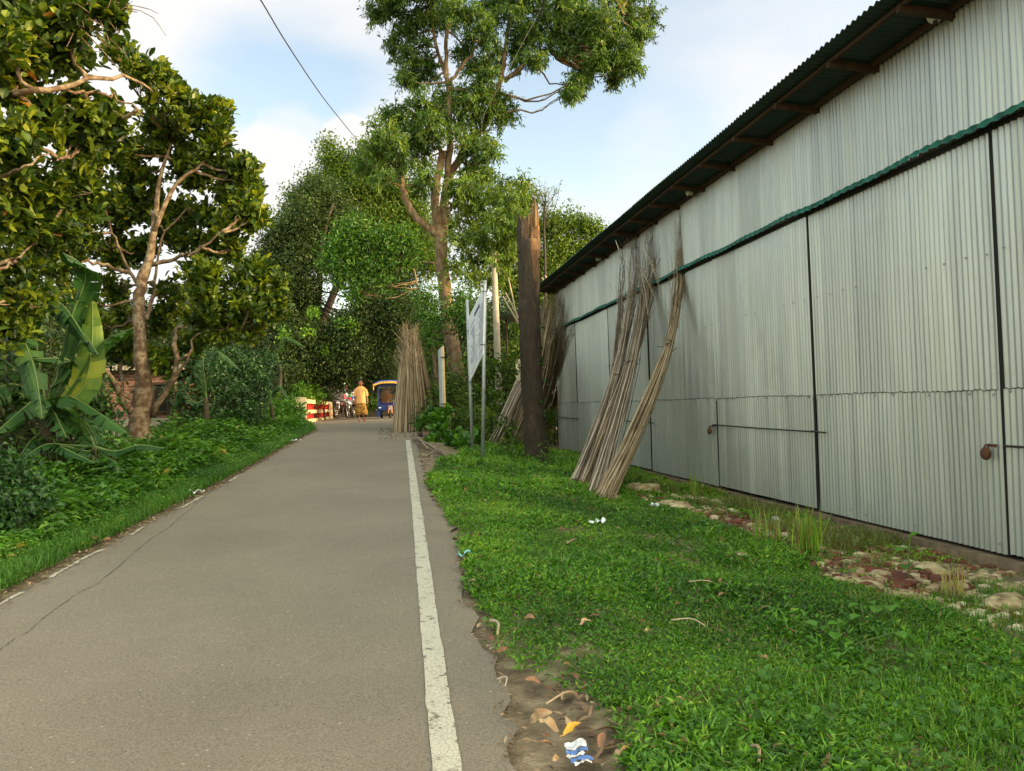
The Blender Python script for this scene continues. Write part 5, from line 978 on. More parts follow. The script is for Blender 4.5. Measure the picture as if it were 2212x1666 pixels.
# seedling
c = G(1965, 1262); t = empty('broadleaf_seedling', c, 'broad-leaved green seedling standing among the rubble by the wall', 'plant'); b = MB()
top = c+np.array([.02, 0, .38]); b.tube(curve([c, c+[.0, 0, .2], top], 6), .006, 5); b.build('stem', M['midrib'], t)
b = MB(); pp = np.array([c+[0, 0, .30], c+[0, 0, .34], top, c+[.0, 0, .16], c+[0, 0, .12]]); dd = np.array([[-.9, -.4, .1], [.3, -.3, .9], [.8, .2, .5], [-.7, -.6, .05], [.9, -.3, .0]])
leaves(b, pp, dd, np.array([.17, .12, .12, .15, .15]), np.array([.09, .06, .06, .10, .10]), big=True, tint=np.array([.7, .8, .7, .55, .4]), roll=.2); b.build('foliage', M['weed'], t)
for (px, py, lab) in [(1870, 1350, 'pale heart-shaped leaves of a creeper in the near right grass'), (1820, 1400, 'second pair of pale creeper leaves just below the first in the near right grass')]:
    c = G(px, py)
    t = empty('creeper_sprig', c, lab, 'plant'); b = MB(); n = 6; ps = c+np.stack([rng.normal(0, .12, n), rng.normal(0, .08, n), rng.uniform(.08, .16, n)], -1)
    leaves(b, ps, np.stack([rng.normal(size=n), rng.normal(size=n), np.zeros(n)], -1), .09, .08, big=True, tint=np.full(n, .72), roll=.15); b.build('foliage', M['weed'], t)
    b = MB(); [b.tube([c, p_], .003, 4) for p_ in ps]; b.build('stem', M['midrib'], t)
# ivy-like broad leaves near corner (stuff)
n = 620; x = rng.uniform(1.5, 3.4, n); y = rng.uniform(2.6, 4.0, n); kk = (fbm(x, y, 2.6, 61) > -.05) & inside(GP, x, y); x, y = x[kk], y[kk]; n = len(x)
b = MB(); leaves(b, np.stack([x, y, g(x, y)+rng.uniform(.04, .12, n)], -1), np.stack([rng.normal(size=n), rng.normal(size=n), rng.normal(.1, .3, n)], -1), rng.uniform(.025, .05, n), rng.uniform(.022, .04, n), big=True, tint=rng.uniform(.2, .7, n), roll=.5)
tag(b.build('creeping_weed', M['weed']), 'small heart-leaved creeper woven through the grass near the bottom right', 'weeds', kind='stuff')

# ------------------------------------------------------------------ broken trunk
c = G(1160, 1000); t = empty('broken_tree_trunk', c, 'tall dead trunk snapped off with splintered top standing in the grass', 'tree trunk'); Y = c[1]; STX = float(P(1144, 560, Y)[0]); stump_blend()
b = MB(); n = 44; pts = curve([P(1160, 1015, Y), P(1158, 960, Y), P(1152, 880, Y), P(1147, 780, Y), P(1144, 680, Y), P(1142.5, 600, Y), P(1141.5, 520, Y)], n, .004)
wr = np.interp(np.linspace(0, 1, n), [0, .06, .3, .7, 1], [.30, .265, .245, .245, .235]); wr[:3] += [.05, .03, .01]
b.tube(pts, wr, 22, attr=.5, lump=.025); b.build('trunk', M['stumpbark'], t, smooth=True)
def shard(px0, px1, ytop, ybot, m, name, tip=None, dz=0):
    b = MB(); ks = 12; base = []; topv = []
    c0 = P((px0+px1)/2, ybot, Y+dz); ct = P((px0+px1)/2, ytop, Y+dz); w = (px1-px0)/2*Y/F
    zs = np.linspace(0, 1, 12); a = np.arange(ks)/ks*6.283
    V = []
    for z_ in zs:
        cc = c0*(1-z_)+ct*z_
        for j in range(ks):
            rr = 1+.08*math.sin(j*3+z_*4)+rng.normal(0, .03); zz = cc[2]
            if z_ == 1: zz += rng.uniform(-.10, .16)
            V.append([cc[0]+w*rr*math.cos(a[j]), cc[1]+w*.9*rr*math.sin(a[j]), zz])
    i = np.arange(11)[:, None]*ks+np.arange(ks)[None]; j2 = np.arange(11)[:, None]*ks+(np.arange(ks)[None]+1) % ks
    V.append(list(ct-[0, 0, .1])); b.add(V, [np.stack([i, j2, j2+ks, i+ks], -1).reshape(-1, 4), [[132+j, 132+(j+1) % ks, 144] for j in range(ks)]]); return b.build(name, M[m], t)
shard(1116.5, 1146, 476, 545, 'stumpbark', 'left_shard'); shard(1138, 1167, 490, 560, 'stumpbark', 'right_shard')
b = MB()
for _ in range(26):
    x_ = rng.uniform(1142, 1165); yt = rng.uniform(455, 490) if x_ < 1150 or x_ > 1161 else rng.uniform(428, 470)
    b.tube([P(x_, 505, Y-.05), P(x_+rng.normal(0, 1), (505+yt)/2, Y-.05), P(x_+rng.normal(-1, 1.5), yt, Y-.05)], [.035, .025, .003], 4)
b.tube([P(1156, 500, Y-.05), P(1157, 460, Y-.05), P(1155, 418, Y-.05)], [.06, .04, .003], 5)
for _ in range(14): x_ = rng.uniform(1118, 1140); b.tube([P(x_, 490, Y), P(x_+rng.normal(0, 1), rng.uniform(465, 478), Y)], [.03, .004], 4)
b.build('splinters', M['stumpwood'], t)
b = MB()
for s in range(6):
    z_ = rng.uniform(0, 1); p_ = P(1172+rng.uniform(-3, 4), 900-s*38, Y-.2); leaves(b, p_[None]+rng.normal(0, .05, (5, 3)), rng.normal(size=(5, 3))*[1, 1, .3], .13, .07, big=True, tint=np.full(5, .5))
b.build('creeper_leaves', M['vine'], t)

# ------------------------------------------------------------------ jute sticks
def bundle(label, pts, n, rb, rt, tie=.42, tips=1.0, m='jute', name='jute_stick_bundle', group=None, r=.009, tip_r=.14, cap=True):
    pts = [np.asarray(p, float) for p in pts]; ax = curve(pts, 14); t = empty(name, pts[0], label, 'stick bundle', group)
    T = unit(np.gradient(ax, axis=0)); S = unit(np.cross(T, [0, .3, 1.])); U = np.cross(S, T); u = np.linspace(0, 1, 14)
    kt = int(tie*13); b = MB()
    for k in range(n):
        a = rng.uniform(0, 6.283); rr = math.sqrt(rng.random()); a2 = a+rng.normal(0, .5); ln = rng.uniform(.74, 1.0) if rng.random() < .8 else 1.06
        prof = np.where(u < tie, rb+(rt-rb)*(u/tie)**.8, rt+(tip_r-rt)*((u-tie)/(1-tie))**1.5)
        bw_ = rng.normal(0, .035, 2); aa = a+(a2-a)*u; q = ax+S*(bw_[0]*np.sin(u*3.14*1.3))[:, None]+U*(bw_[1]*np.sin(u*3.14*1.7))[:, None]+(S*np.cos(aa)[:, None]+U*np.sin(aa)[:, None])*(prof*rr)[:, None]
        q = q[:max(6, int(14*min(1, ln)))]; m_ = len(q); q[2:] += rng.normal(0, .006, (m_-2, 3))
        b.tube(q, r*rng.uniform(.7, 1.25)*np.interp(np.linspace(0, 1, m_), [0, .5, .9, 1], [1.25, 1, .45, .2]), 5, cap=cap, attr=rng.random())
    b.build('sticks', M[m], t, smooth=True)
    b = MB()
    for k in range(int(n*1.6*tips)):
        i = rng.integers(8, 14); a = rng.uniform(0, 6.283); p0 = ax[i]+(S[i]*math.cos(a)+U[i]*math.sin(a))*rng.uniform(.2, .9)*tip_r
        d = T[i]+S[i]*rng.normal(0, .2)+U[i]*rng.normal(0, .2); L = rng.uniform(.25, 1.0); b.tube([p0, p0+d*L*.5, p0+d*L+rng.normal(0, .02, 3)], [.004, .003, .0015], 3, cap=False, attr=rng.random())
    b.build('tip_twigs', M[m], t)
    b = MB(); i = kt; aa = np.linspace(0, 6.283, 14); ring = ax[i]+(S[i]*np.cos(aa)[:, None]+U[i]*np.sin(aa)[:, None])*(rt*1.15); b.tube(ring, .012, 5)
    for _ in range(4): p0 = ring[rng.integers(0, 14)]; b.tube(curve([p0, p0+rng.normal(0, .05, 3), p0+rng.normal(0, .09, 3)], 6), .007, 4)
    b.build('tie', M[m], t); return t
gr = 'jute stick bundles leaning on the tin wall'
B0 = G(1252, 1052); B1 = G(1274, 1064); B2 = G(1290, 1076); B3 = G(1303, 1082)
def mid(px, py, base, Yt, f): return P(px, py, base[1]+(Yt-base[1])*f)
bundle('leftmost leaning jute bundle whose twiggy tip reaches the shed eave', [B0, mid(1290, 950, B0, 17.2, .33), mid(1322, 851, B0, 17.2, .6), mid(1350, 730, B0, 17.2, .85), P(1367, 620, 17.2), P(1371, 500, 17.4)], 60, .19, .075, .5, m='jute_grey', group=gr, tip_r=.2)
bundle('thin pale jute bundle splitting off left of the others towards the eave', [B0+np.array([.05, .05, 0]), mid(1300, 930, B0, 17.6, .4), mid(1324, 830, B0, 17.6, .65), mid(1337, 700, B0, 17.6, .88), P(1343, 620, 17.6), P(1345, 535, 17.7)], 34, .12, .05, .5, m='jute_grey', group=gr, tip_r=.10)
bundle('second leaning jute bundle, crossing behind the grey tie', [B1, mid(1312, 940, B1, 16.3, .33), mid(1345, 850, B1, 16.3, .58), mid(1376, 740, B1, 16.3, .82), P(1402, 620, 16.2), P(1412, 485, 16.3)], 80, .18, .085, .5, group=gr, tip_r=.2)
bundle('third leaning jute bundle, pale sticks with broken ends poking out', [B2, mid(1325, 945, B2, 16.2, .36), mid(1358, 820, B2, 16.2, .62), mid(1378, 720, B2, 16.2, .82), P(1392, 640, 16.0), P(1402, 560, 16.0)], 55, .17, .085, .5, m='jute_grey', group=gr, tip_r=.22)
bundle('rightmost leaning jute bundle, slim and golden brown, standing apart from the others', [B3, mid(1368, 950, B3, 14.6, .35), mid(1422, 817, B3, 14.6, .62), mid(1452, 717, B3, 14.6, .82), P(1468, 600, 14.6), P(1478, 475, 14.7)], 80, .15, .062, .55, group=gr, tip_r=.16)
t = empty('loose_jute_sticks', P(1385, 640, 15.5), 'few loose broken jute sticks caught across the tops of the leaning bundles', 'sticks'); b = MB()
for (x1, y1, x2, y2) in [(1378, 570, 1422, 660), (1395, 540, 1430, 640), (1340, 560, 1330, 520), (1405, 560, 1425, 610), (1384, 585, 1400, 680), (1390, 530, 1412, 590), (1465, 470, 1478, 530), (1496, 470, 1484, 600)]:
    b.tube([P(x1, y1, 15.4), P((x1+x2)/2+2, (y1+y2)/2, 15.35), P(x2, y2, 15.4)], .010, 4, attr=.85)
b.build('sticks', M['jute_grey'], t)
g2 = 'jute stick bundles at the far corner of the shed'
fb = [((1066, 965), (1175, 660), 26.2), ((1088, 965), (1190, 650), 25.9), ((1108, 966), (1200, 655), 25.6), ((1128, 960), (1212, 665), 25.2), ((1150, 945), (1220, 690), 24.8), ((1176, 940), (1227, 720), 24.2)]
lb = ['leftmost bundle behind the broken trunk, spreading towards the signboard', 'second bundle behind the broken trunk, counted from the signboard', 'bundle directly behind the broken trunk, third from the signboard', 'bundle fanning out just right of the broken trunk top', 'pale bundle leaning on the far tin wall right of the broken trunk', 'rightmost of the far bundles, resting against the narrow far door']
for (bb, tp, Yt), l_ in zip(fb, lb):
    a = G(*bb); q = P(*tp, Yt); mm = a*.42+q*.58+np.array([.12, 0, -.18]); bundle(l_, [a, a*.7+q*.3+[.1, 0, -.1], mm, q*.85+a*.15+[.03, 0, .02], q], 60, .26, .16, .5, m='jute_grey' if bb[0] % 4 else 'jute', group=g2, tip_r=.26, r=.013)
t = empty('loose_jute_sticks', P(1090, 640, 27), 'few thick sticks poking out left above the broken trunk by the lean-to', 'sticks'); b = MB()
for (x1, y1, x2, y2) in [(1086, 640, 1120, 700), (1092, 632, 1122, 690), (1098, 600, 1118, 690), (1170, 600, 1200, 640), (1178, 595, 1196, 660), (1090, 648, 1124, 702)]:
    b.tube([P(x1, y1, 26.5), P(x2, y2, 26.5)], .022, 4, attr=.9)
b.build('sticks', M['jute'], t)
# the cone of sticks by the road
cb = G(884, 931); Yc = cb[1]; t = empty('jute_stick_cone', cb, 'wigwam-shaped cone of upright jute sticks standing at the right road edge', 'stick stack'); b = MB(); b2 = MB()
H = (931-728)*Yc/F
for k in range(900):
    a = rng.uniform(0, 6.283); rr = math.sqrt(rng.random())**.55; x0 = .55*rr*math.cos(a)+.03; y0 = .52*rr*math.sin(a); a2 = a+rng.normal(0, .35); h = H*rng.uniform(.86, 1.04)
    u = np.linspace(0, 1, 8)[:, None]; p0 = np.array([x0, y0, -.02]); p1 = np.array([.17*rr*math.cos(a2)+.11, .15*rr*math.sin(a2), h]); q = cb+p0*(1-u)+p1*u+np.array([math.cos(a), math.sin(a), 0])*.05*np.sin(u*3.14)*rr
    b.tube(q, np.linspace(.017, .008, 8)*rng.uniform(.7, 1.2), 4, cap=False, attr=rng.random())
for k in range(420):
    a = rng.uniform(0, 6.283); h = rng.uniform(.6, 1.05); rr = .60*(1-h)+.19*h; p0 = cb+np.array([rr*math.cos(a)*.9+.1*h, rr*.85*math.sin(a), H*h]); d = np.array([math.cos(a)*.3+rng.normal(0, .3), math.sin(a)*.3, .9]); b2.tube([p0, p0+d*rng.uniform(.1, .22), p0+d*rng.uniform(.25, .45)+rng.normal(0, .03, 3)], [.005, .004, .002], 3, cap=False, attr=rng.random())
b.build('sticks', M['jute'], t, smooth=True); b2.build('tip_twigs', M['jute'], t)
t = empty('jute_stick_bundle', cb+np.array([.75, .9, 0]), 'darker jute bundle standing directly behind the stick cone', 'stick bundle'); b = MB()
for k in range(320):
    a = rng.uniform(0, 6.283); rr = math.sqrt(rng.random()); p0 = cb+np.array([.62+.36*rr*math.cos(a), .9+.3*rr*math.sin(a), -.05]); p1 = cb+np.array([.32+.13*rr*math.cos(a), .6+.2*rr*math.sin(a), H*rng.uniform(.8, .98)])
    b.tube([p0, (p0+p1)/2+[.05*math.cos(a), 0, 0], p1], [.016, .013, .007], 4, cap=False, attr=rng.random()*.6)
b.build('sticks', M['jute'], t)
# dry roots and sticks on the verge
c = G(925, 975); t = empty('dead_branch_pile', c, 'tangled dry roots and branches lying where the white line starts', 'dead branches'); b = MB()
for (a_, b_, r_) in [((893, 952), (962, 990), .028), ((900, 955), (955, 995), .02), ((893, 950), (925, 975), .03), ((930, 985), (968, 985), .02), ((940, 975), (962, 998), .025), ((925, 990), (965, 1000), .016), ((950, 985), (968, 1000), .03), ((905, 965), (950, 980), .014)]:
    p0 = G(*a_)+[0, 0, .04]; p1 = G(*b_)+[0, 0, .06]; b.tube(curve([p0, (p0+p1)/2+rng.normal(0, .06, 3)+[0, 0, .08], p1], 8, .01), np.linspace(r_, r_*.5, 8), 6, attr=rng.uniform(.2, .6), lump=.1)
b.build('branches', M['jute_grey'], t, smooth=True)
y = rng.uniform(20.5, 26, 500); litter(500, lambda y: rng.uniform(-.4, 1.6, len(y)), y, .12, 'straw_litter', 'broken sticks and straw scattered on the road before the stick cone', .012)

# ------------------------------------------------------------------ signboard
c1 = P(1047, 614, 15.8); c2 = P(1012, 687, 17.7); c3 = P(1015, 825, 17.7); c4 = P(1043, 766, 15.8)
t = empty('signboard', G(1043, 1020), 'white notice board full of small writing tied between two grey pipe posts', 'signboard')
for (bt, tp, k) in [((1043, 1022), (1048, 606), 0), ((1021, 990), (1009, 648), 1)]:
    Yp = 15.85 if k == 0 else 17.75; q = P(*tp, Yp); bs = P(*bt, Yp); bs[2] = float(g(bs[0], bs[1]))-.1; b = MB(); b.tube([bs, (bs+q)/2, q], .038, 14); b.build('post', M['galv'], t, smooth=True)
nb = np.cross(c2-c1, c4-c1); nb /= np.linalg.norm(nb); nb = nb if nb[0] < 0 else -nb
b = MB(); off = -nb*.02; b.add([c1, c2, c3, c4, c1+off, c2+off, c3+off, c4+off], [[[0, 1, 2, 3], [7, 6, 5, 4], [0, 4, 5, 1], [1, 5, 6, 2], [2, 6, 7, 3], [3, 7, 4, 0]]]); bd = b.build('board', M['white'], t)
def onb(u, v): return (c1*(1-u)+c2*u)*(1-v)+(c4*(1-u)+c3*u)*v+nb*.004
b = MB(); bt_ = MB()
def dash(bb, u0, u1, v, h):
    bb.add([onb(u0, v), onb(u1, v), onb(u1, v+h), onb(u0, v+h)], [[[0, 1, 2, 3]]])
dash(bt_, .30, .62, .12, .045)
for r_ in range(17):
    v = .20+r_*.045
    for (u0, u1) in ((.06, .36), (.44, .54), (.60, .94)):
        if rng.random() < .12: continue
        u = u0; e = u1*rng.uniform(.75, 1)
        while u < e:
            w_ = rng.uniform(.012, .05); dash(b, u, min(u+w_, e), v+rng.uniform(-.002, .002), .016); u += w_+.012
b.build('small_writing', M['ink'], bd); bt_.build('heading', M['inkblue'], bd)
for (px, py, Yp) in [(1047, 630, 15.8), (1043, 745, 15.8), (1010, 715, 17.7), (1016, 826, 17.7)]:
    q = P(px, py, Yp); b = MB(); a = np.linspace(0, 6.283, 9); b.tube([q+[.05*math.cos(x), .05*math.sin(x), 0] for x in a], .008, 5); b.build('wire_tie', M['iron'], t)
# edge-on sign further on
Yp = 22.5; t = empty('roadside_sign', G(960, 912), 'narrow sign seen almost edge-on in the bushes, right edge coloured orange-cream as if sunlit', 'sign')
M['signgrey'] = mat('sign_face', (.50, .52, .52), .6); M['signlit'] = mat('sign_lit_edge', (.75, .48, .2), .6)  # sunlit warmth of the right edge put into its colour
a1 = P(946, 757, Yp+1.1); a2 = P(953, 750, Yp); a3 = P(957, 905, Yp); a4 = P(950, 888, Yp+1.1); off = np.array([.03, 0, 0])
b = MB(); b.add([a1, a2, a3, a4, a1+off, a2+off, a3+off, a4+off], [[[0, 1, 2, 3], [7, 6, 5, 4], [0, 4, 5, 1], [1, 5, 6, 2], [2, 6, 7, 3], [3, 7, 4, 0]]]); b.build('board', M['signgrey'], t)
b = MB(); p1_ = P(955, 748, Yp); p2_ = P(960, 912, Yp); p2_[2] -= .4; b.bar(p1_+off, p2_+off, .06, .05); b.build('post', M['signlit'], t)
for yy_ in (772, 873): q = P(955, yy_, Yp-.05); b = MB(); b.box(q+[.02, 0, 0], (.13, .03, .03)); b.build('wire_tie', M['iron'], t)
# concrete pole
t = empty('utility_pole', G(1083, 900), 'pale round concrete pole rising through the leaves behind the signboard', 'pole'); Yp = 28.
b = MB(); q0 = P(1079, 860, Yp); q0[2] = .2; q1 = P(1066, 540, Yp); b.tube(curve([q0, (q0+q1)/2, q1], 12), np.linspace(.15, .10, 12), 16); b.build('shaft', M['concrete'], t, smooth=True)
# overhead cables
M['cable'] = mat('cable', (.03, .03, .03), .6)
def cable(pts, r, lab):
    b = MB(); q = curve(pts, 30); b.tube(q, r, 6, cap=False); tag(b.build('overhead_cable', M['cable'], origin=q[0], smooth=True), lab, 'cable')
cable([P(500, -95, 13.0), P(563, 0, 15), P(620, 95, 18), P(690, 200, 23), P(735, 258, 28), P(776, 308, 36), P(800, 335, 44)], .014, 'long dark cable sloping down across the white sky into the treetops')
cable([P(1200, -60, 27), P(1180, 0, 26.8), P(1130, 90, 26.5), P(1095, 160, 26.3), P(1045, 250, 26.2), P(1040, 330, 26.5)], .012, 'thin cable hanging down through the acacia crown')
for k, (ya, yb) in enumerate([(648, 668), (659, 683), (669, 700)]):
    cable([P(560, ya-32, 58), P(700, ya+2, 60), P(850, yb+14, 62)], .03, ['topmost', 'middle', 'lowest'][k]+' of three distant wires crossing the sky gap between the dark trees')

# ------------------------------------------------------------------ brick building
Yb = 21.5; a = P(205, 790, Yb); c = P(372, 790, Yb); zt_ = P(300, 800, Yb)[2]; zg = -.6
t = empty('brick_building', (float((a[0]+c[0])/2), Yb, zg), 'unplastered red brick building behind the jackfruit trunk', 'building')
b = MB(); x0, x1 = a[0]-1.5, c[0]; win = (P(262, 850, Yb)[0]-.2, P(262, 850, Yb)[0]+.6)
zpl = P(280, 905, Yb)[2]
b.box(((x0+x1)/2, Yb+.12+2.5, (zt_+zpl)/2), (x1-x0, 5.0, zt_-zpl)); w_ = b.build('wall', M['brick'], t)
b = MB(); b.box(((x0+x1)/2, Yb+.12+2.47, (zpl+zg)/2-.001), (x1-x0+.1, 5.04, zpl-zg)); M['plaster'] = mat('plaster_plinth', (.36, .32, .25), .9, var=.25, scale=4, bump=.3); b.build('plinth', M['plaster'], t)
b = MB(); b.box(((x0+x1)/2, Yb+.12+2.45, zt_+.06), (x1-x0+.5, 5.5, .12)); b.build('roof_slab', M['plaster'], t)
wx0 = P(330, 860, Yb)[0]; wzc = P(330, 860, Yb)[2]
b = MB(); b.box((wx0, Yb+.1, wzc), (.7, .06, .7)); ww = b.build('window', M['black'], t)
b = MB(); [b.box((wx0+dx, Yb+.06, wzc), (.05, .05, .76)) for dx in (-.36, 0, .36)]; b.box((wx0, Yb+.055, wzc+.38), (.82, .06, .06)); b.box((wx0, Yb+.055, wzc-.38), (.82, .06, .06)); b.build('frame', M['wood'], ww)

# ------------------------------------------------------------------ bridge parapet
M['parred'] = mat('red_paint', (.42, .035, .03), .7, var=.35, scale=4, bump=.2); M['parcream'] = mat('yellowed_white_paint', (.72, .58, .34), .75, ramp=[(.3, (.38, .29, .16)), (.5, (.66, .54, .32)), (.8, (.80, .68, .44))], scale=5, bump=.2)
t = empty('bridge_parapet', (-3.65, 33.2, 1.0), 'red and cream painted concrete bridge railing on the left side of the road', 'railing')
y0, y1 = 33.2, 48.0; xr = -3.72; z0 = 1.02
b = MB(); b.box((xr-.02, y0+.15, z0+.52), (.42, .34, 1.18)); b.build('end_post', M['parcream'], t)
b = MB(); b.box((xr-.02, y1+.15, z0+.48), (.36, .34, 1.05)); b.build('end_post', M['parcream'], t)
for zc, hh_ in ((z0+.06, .22), (z0+.50, .16), (z0+.95, .18)):
    b = MB(); b.box((xr+.05, (y0+y1)/2+.12, zc), (.22, y1-y0-.4, hh_)); b.build('rail', M['parcream'], t)
b = MB(); b.box((xr-.03, (y0+y1)/2+.12, z0+.5), (.06, y1-y0-.4, .84)); b.build('infill', M['parred'], t)
for y_ in np.arange(y0+1.0, y1-.3, 1.05):
    b = MB(); b.box((xr+.035, y_, z0+.5), (.10, .16, .82)); b.build('baluster', M['parred'], t)
# right-hand low dark parapet
M['darkwall'] = mat('dark_wall', (.03, .03, .028), .9, var=.3)  # near-black, slightly mottled all over
t = empty('low_wall', P(815, 900, 47), 'low dark wall across the road end beside the blue rickshaw', 'wall'); q = P(815, 888, 46); b = MB(); b.box((q[0]+.5, 46, 1.08+.35), (4.6, .3, .85)); b.build('wall', M['darkwall'], t); b = MB(); b.box((q[0]+.5, 46, 1.08+.83), (4.75, .42, .10)); b.build('coping', M['darkwall'], t)

# ------------------------------------------------------------------ roadside stall and hut
M['tin_dull'] = mat('dull_tin', (.10, .10, .10), .6, var=.3, metal=.2); M['dullwall'] = mat('dull_wall', (.06, .05, .045), .9)
Ys_ = 50.; t = empty('roadside_stall', P(745, 900, Ys_), 'small dark roadside stall with sloping tin roof behind the bridge railing', 'stall')
r1_ = P(700, 832, Ys_); r2_ = P(772, 872, Ys_-1); mid_ = (r1_+r2_)/2
b = MB(); b.bar(r1_, r2_, 2.6, .05); b.build('roof', M['tin_dull'], t)
for q in (r1_, r2_, mid_):
    b = MB(); b.tube([(q[0], q[1]-1.0, .9), (q[0], q[1]-1.0, q[2])], .06, 6); b.build('post', M['wood'], t)
b = MB(); b.box((mid_[0], Ys_+1.2, 1.9), (3.4, .1, 1.9)); b.build('back_wall', M['dullwall'], t)
cols = [('pink', (.70, .12, .25)), ('white', (.7, .7, .72)), ('blue', (.05, .14, .60)), ('green', (.08, .35, .12)), ('sky blue', (.3, .6, .75)), ('red', (.55, .05, .05))]
for k, (cn, cc) in enumerate(cols): M['pk'+cn] = mat('packet_'+cn.replace(' ', '_'), cc, .4)
pk = [(743, 835, 'white'), (747, 842, 'pink'), (744, 850, 'sky blue'), (750, 856, 'white'), (746, 862, 'pink'), (757, 858, 'green'), (763, 864, 'blue'), (762, 856, 'white'), (757, 868, 'red'), (766, 850, 'sky blue')]
for k, (px, py, cn) in enumerate(pk):
    q = P(px, py, Ys_-1.4); b = MB(); b.local = True; w_ = .2; V = [[-w_/2, 0, 0], [0, -.04, 0], [w_/2, 0, 0], [w_/2, 0, .26], [0, -.05, .26], [-w_/2, 0, .26], [0, .04, 0], [0, .04, .26]]
    b.add(V, [[[0, 1, 4, 5], [1, 2, 3, 4], [2, 6, 7, 3], [6, 0, 5, 7], [0, 6, 2, 1], [5, 4, 3, 7]]]); o = b.build('snack_packet', M['pk'+cn], origin=(0, 0, 0)); o.location = tuple(q); o.rotation_euler = (0, rng.normal(0, .2), rng.uniform(-.3, .3))
    tag(o, cn+' snack packet hanging at the front of the dark stall', 'packet', 'snack packets hanging in the stall')
t = empty('tin_hut', P(670, 860, 56), 'grey tin hut glimpsed under the dark tree above the bridge railing', 'hut'); q1 = P(650, 815, 56); q2 = P(700, 822, 56)
b = MB(); b.box(((q1[0]+q2[0])/2, 57.5, 2.2), (q2[0]-q1[0]+1.2, 3, 2.6)); b.build('wall', M['zincplain'], t); b = MB(); b.bar((q1[0]-.9, 55.8, 4.0), (q1[0]-.9+5, 55.8, 3.3), 3.4, .06); b.build('roof', M['tin_dull'], t)

# ------------------------------------------------------------------ motorcycles
M['tyre'] = mat('tyre', (.015, .015, .015), .8); M['chrome'] = mat('bright_metal', (.6, .6, .6), .25, metal=.9); M['bikeblack'] = mat('bike_black', (.012, .012, .014), .3); M['bikered'] = mat('bike_red', (.07, .012, .012), .3)
def torus_pts(c, r, ax='x', n=20):
    a = np.linspace(0, 6.283, n)
    return [np.asarray(c)+([0, r*math.cos(x), r*math.sin(x)] if ax == 'x' else [r*math.cos(x), 0, r*math.sin(x)]) for x in a]
def motorcycle(loc, rz, label, tank):
    t = empty('motorcycle', loc, label, 'motorcycle', 'motorcycles parked past the bridge', rz)
    def part(fn, nm, m, par=t, sm=True): b = MB(); b.local = True; fn(b); return b.build(nm, M[m], par, smooth=sm)
    for y_ in (.62, -.62):
        w_ = part(lambda b: b.tube(torus_pts((0, y_, .3), .26), .05, 8, cap=False), 'wheel', 'tyre'); part(lambda b: [b.tube([(0, y_, .3), (0, y_+.24*math.cos(a), .3+.24*math.sin(a))], .008, 4) for a in np.arange(0, 6.28, .63)] and b.ball((0, y_, .3), .05), 'spokes', 'chrome', w_)
        part(lambda b: b.tube([(0, y_+.34*math.cos(a), .3+.34*math.sin(a)) for a in np.linspace(.4, 2.7, 9)], .05, 6), 'mudguard', 'bikeblack')
    part(lambda b: (b.tube([(.07, .62, .3), (.07, .42, .95)], .02, 6), b.tube([(-.07, .62, .3), (-.07, .42, .95)], .02, 6)), 'fork', 'chrome')
    part(lambda b: b.tube([(-.36, .30, 1.05), (-.2, .42, 1.0), (.2, .42, 1.0), (.36, .30, 1.05)], .014, 6), 'handlebar', 'chrome')
    part(lambda b: b.ball((0, .52, .88), .10, 12, 8), 'headlight', 'chrome')
    part(lambda b: b.ball((0, .15, .80), .2, 14, 9, (.75, 1.35, .7)), 'fuel_tank', tank)
    part(lambda b: b.ball((0, -.38, .80), .2, 14, 8, (.75, 2.1, .35)), 'seat', 'bikeblack')
    part(lambda b: (b.box((0, .08, .42), (.26, .34, .30)), b.tube([(.0, .2, .55), (0, -.1, .62), (0, -.62, .32)], .03, 6)), 'engine', 'iron', t, False)
    part(lambda b: b.tube([(.14, .15, .3), (.15, -.2, .28), (.15, -.75, .36)], .035, 8), 'exhaust', 'chrome')
for (px, py, Yq, rz, lab, tk) in [(742, 903, 45, 2.6, 'dark motorcycle parked closest to the end of the bridge railing', 'bikered'), (758, 904, 43, 2.9, 'black motorcycle with pale tank side parked just left of the walking person', 'chrome'), (771, 902, 45.5, 2.4, 'black motorcycle half hidden behind the walking person', 'bikeblack')]:
    q = P(px, py, Yq); motorcycle((q[0], Yq, 1.08), rz, lab, tk)

# ------------------------------------------------------------------ blue electric rickshaw
M['rblue'] = mat('rickshaw_blue', (.012, .035, .19), .35, var=.15); M['rbluel'] = mat('rickshaw_canopy', (.05, .12, .50), .6, var=.2); M['fringe'] = mat('canopy_fringe', (.80, .45, .10), .8, var=.3, scale=20); M['rorange'] = mat('orange_fork', (.75, .28, .04), .5)
def glassmat():
    m = bpy.data.materials.new('windshield'); m.use_nodes = True; t = m.node_tree; o = t.nodes['Material Output']; t.nodes.remove(t.nodes['Principled BSDF'])
    gl = N(t, 'ShaderNodeBsdfGlossy'); gl.inputs['Roughness'].default_value = .08; tr = N(t, 'ShaderNodeBsdfTransparent'); tr.inputs[0].default_value = (.75, .8, .8, 1); mx_ = N(t, 'ShaderNodeMixShader'); mx_.inputs[0].default_value = .28
    t.links.new(tr.outputs[0], mx_.inputs[1]); t.links.new(gl.outputs[0], mx_.inputs[2]); t.links.new(mx_.outputs[0], o.inputs[0]); return m
M['glass'] = glassmat()
q = P(841, 903, 37.0); t = empty('electric_rickshaw', (q[0], 37, 1.08), 'blue three-wheeled rickshaw with orange canopy fringe, facing the camera beside the stick cone', 'rickshaw', rz=-.10)
def rp(fn, nm, m, par=None, sm=False): b = MB(); b.local = True; fn(b); return b.build(nm, M[m], par or t, smooth=sm)
hw = .50
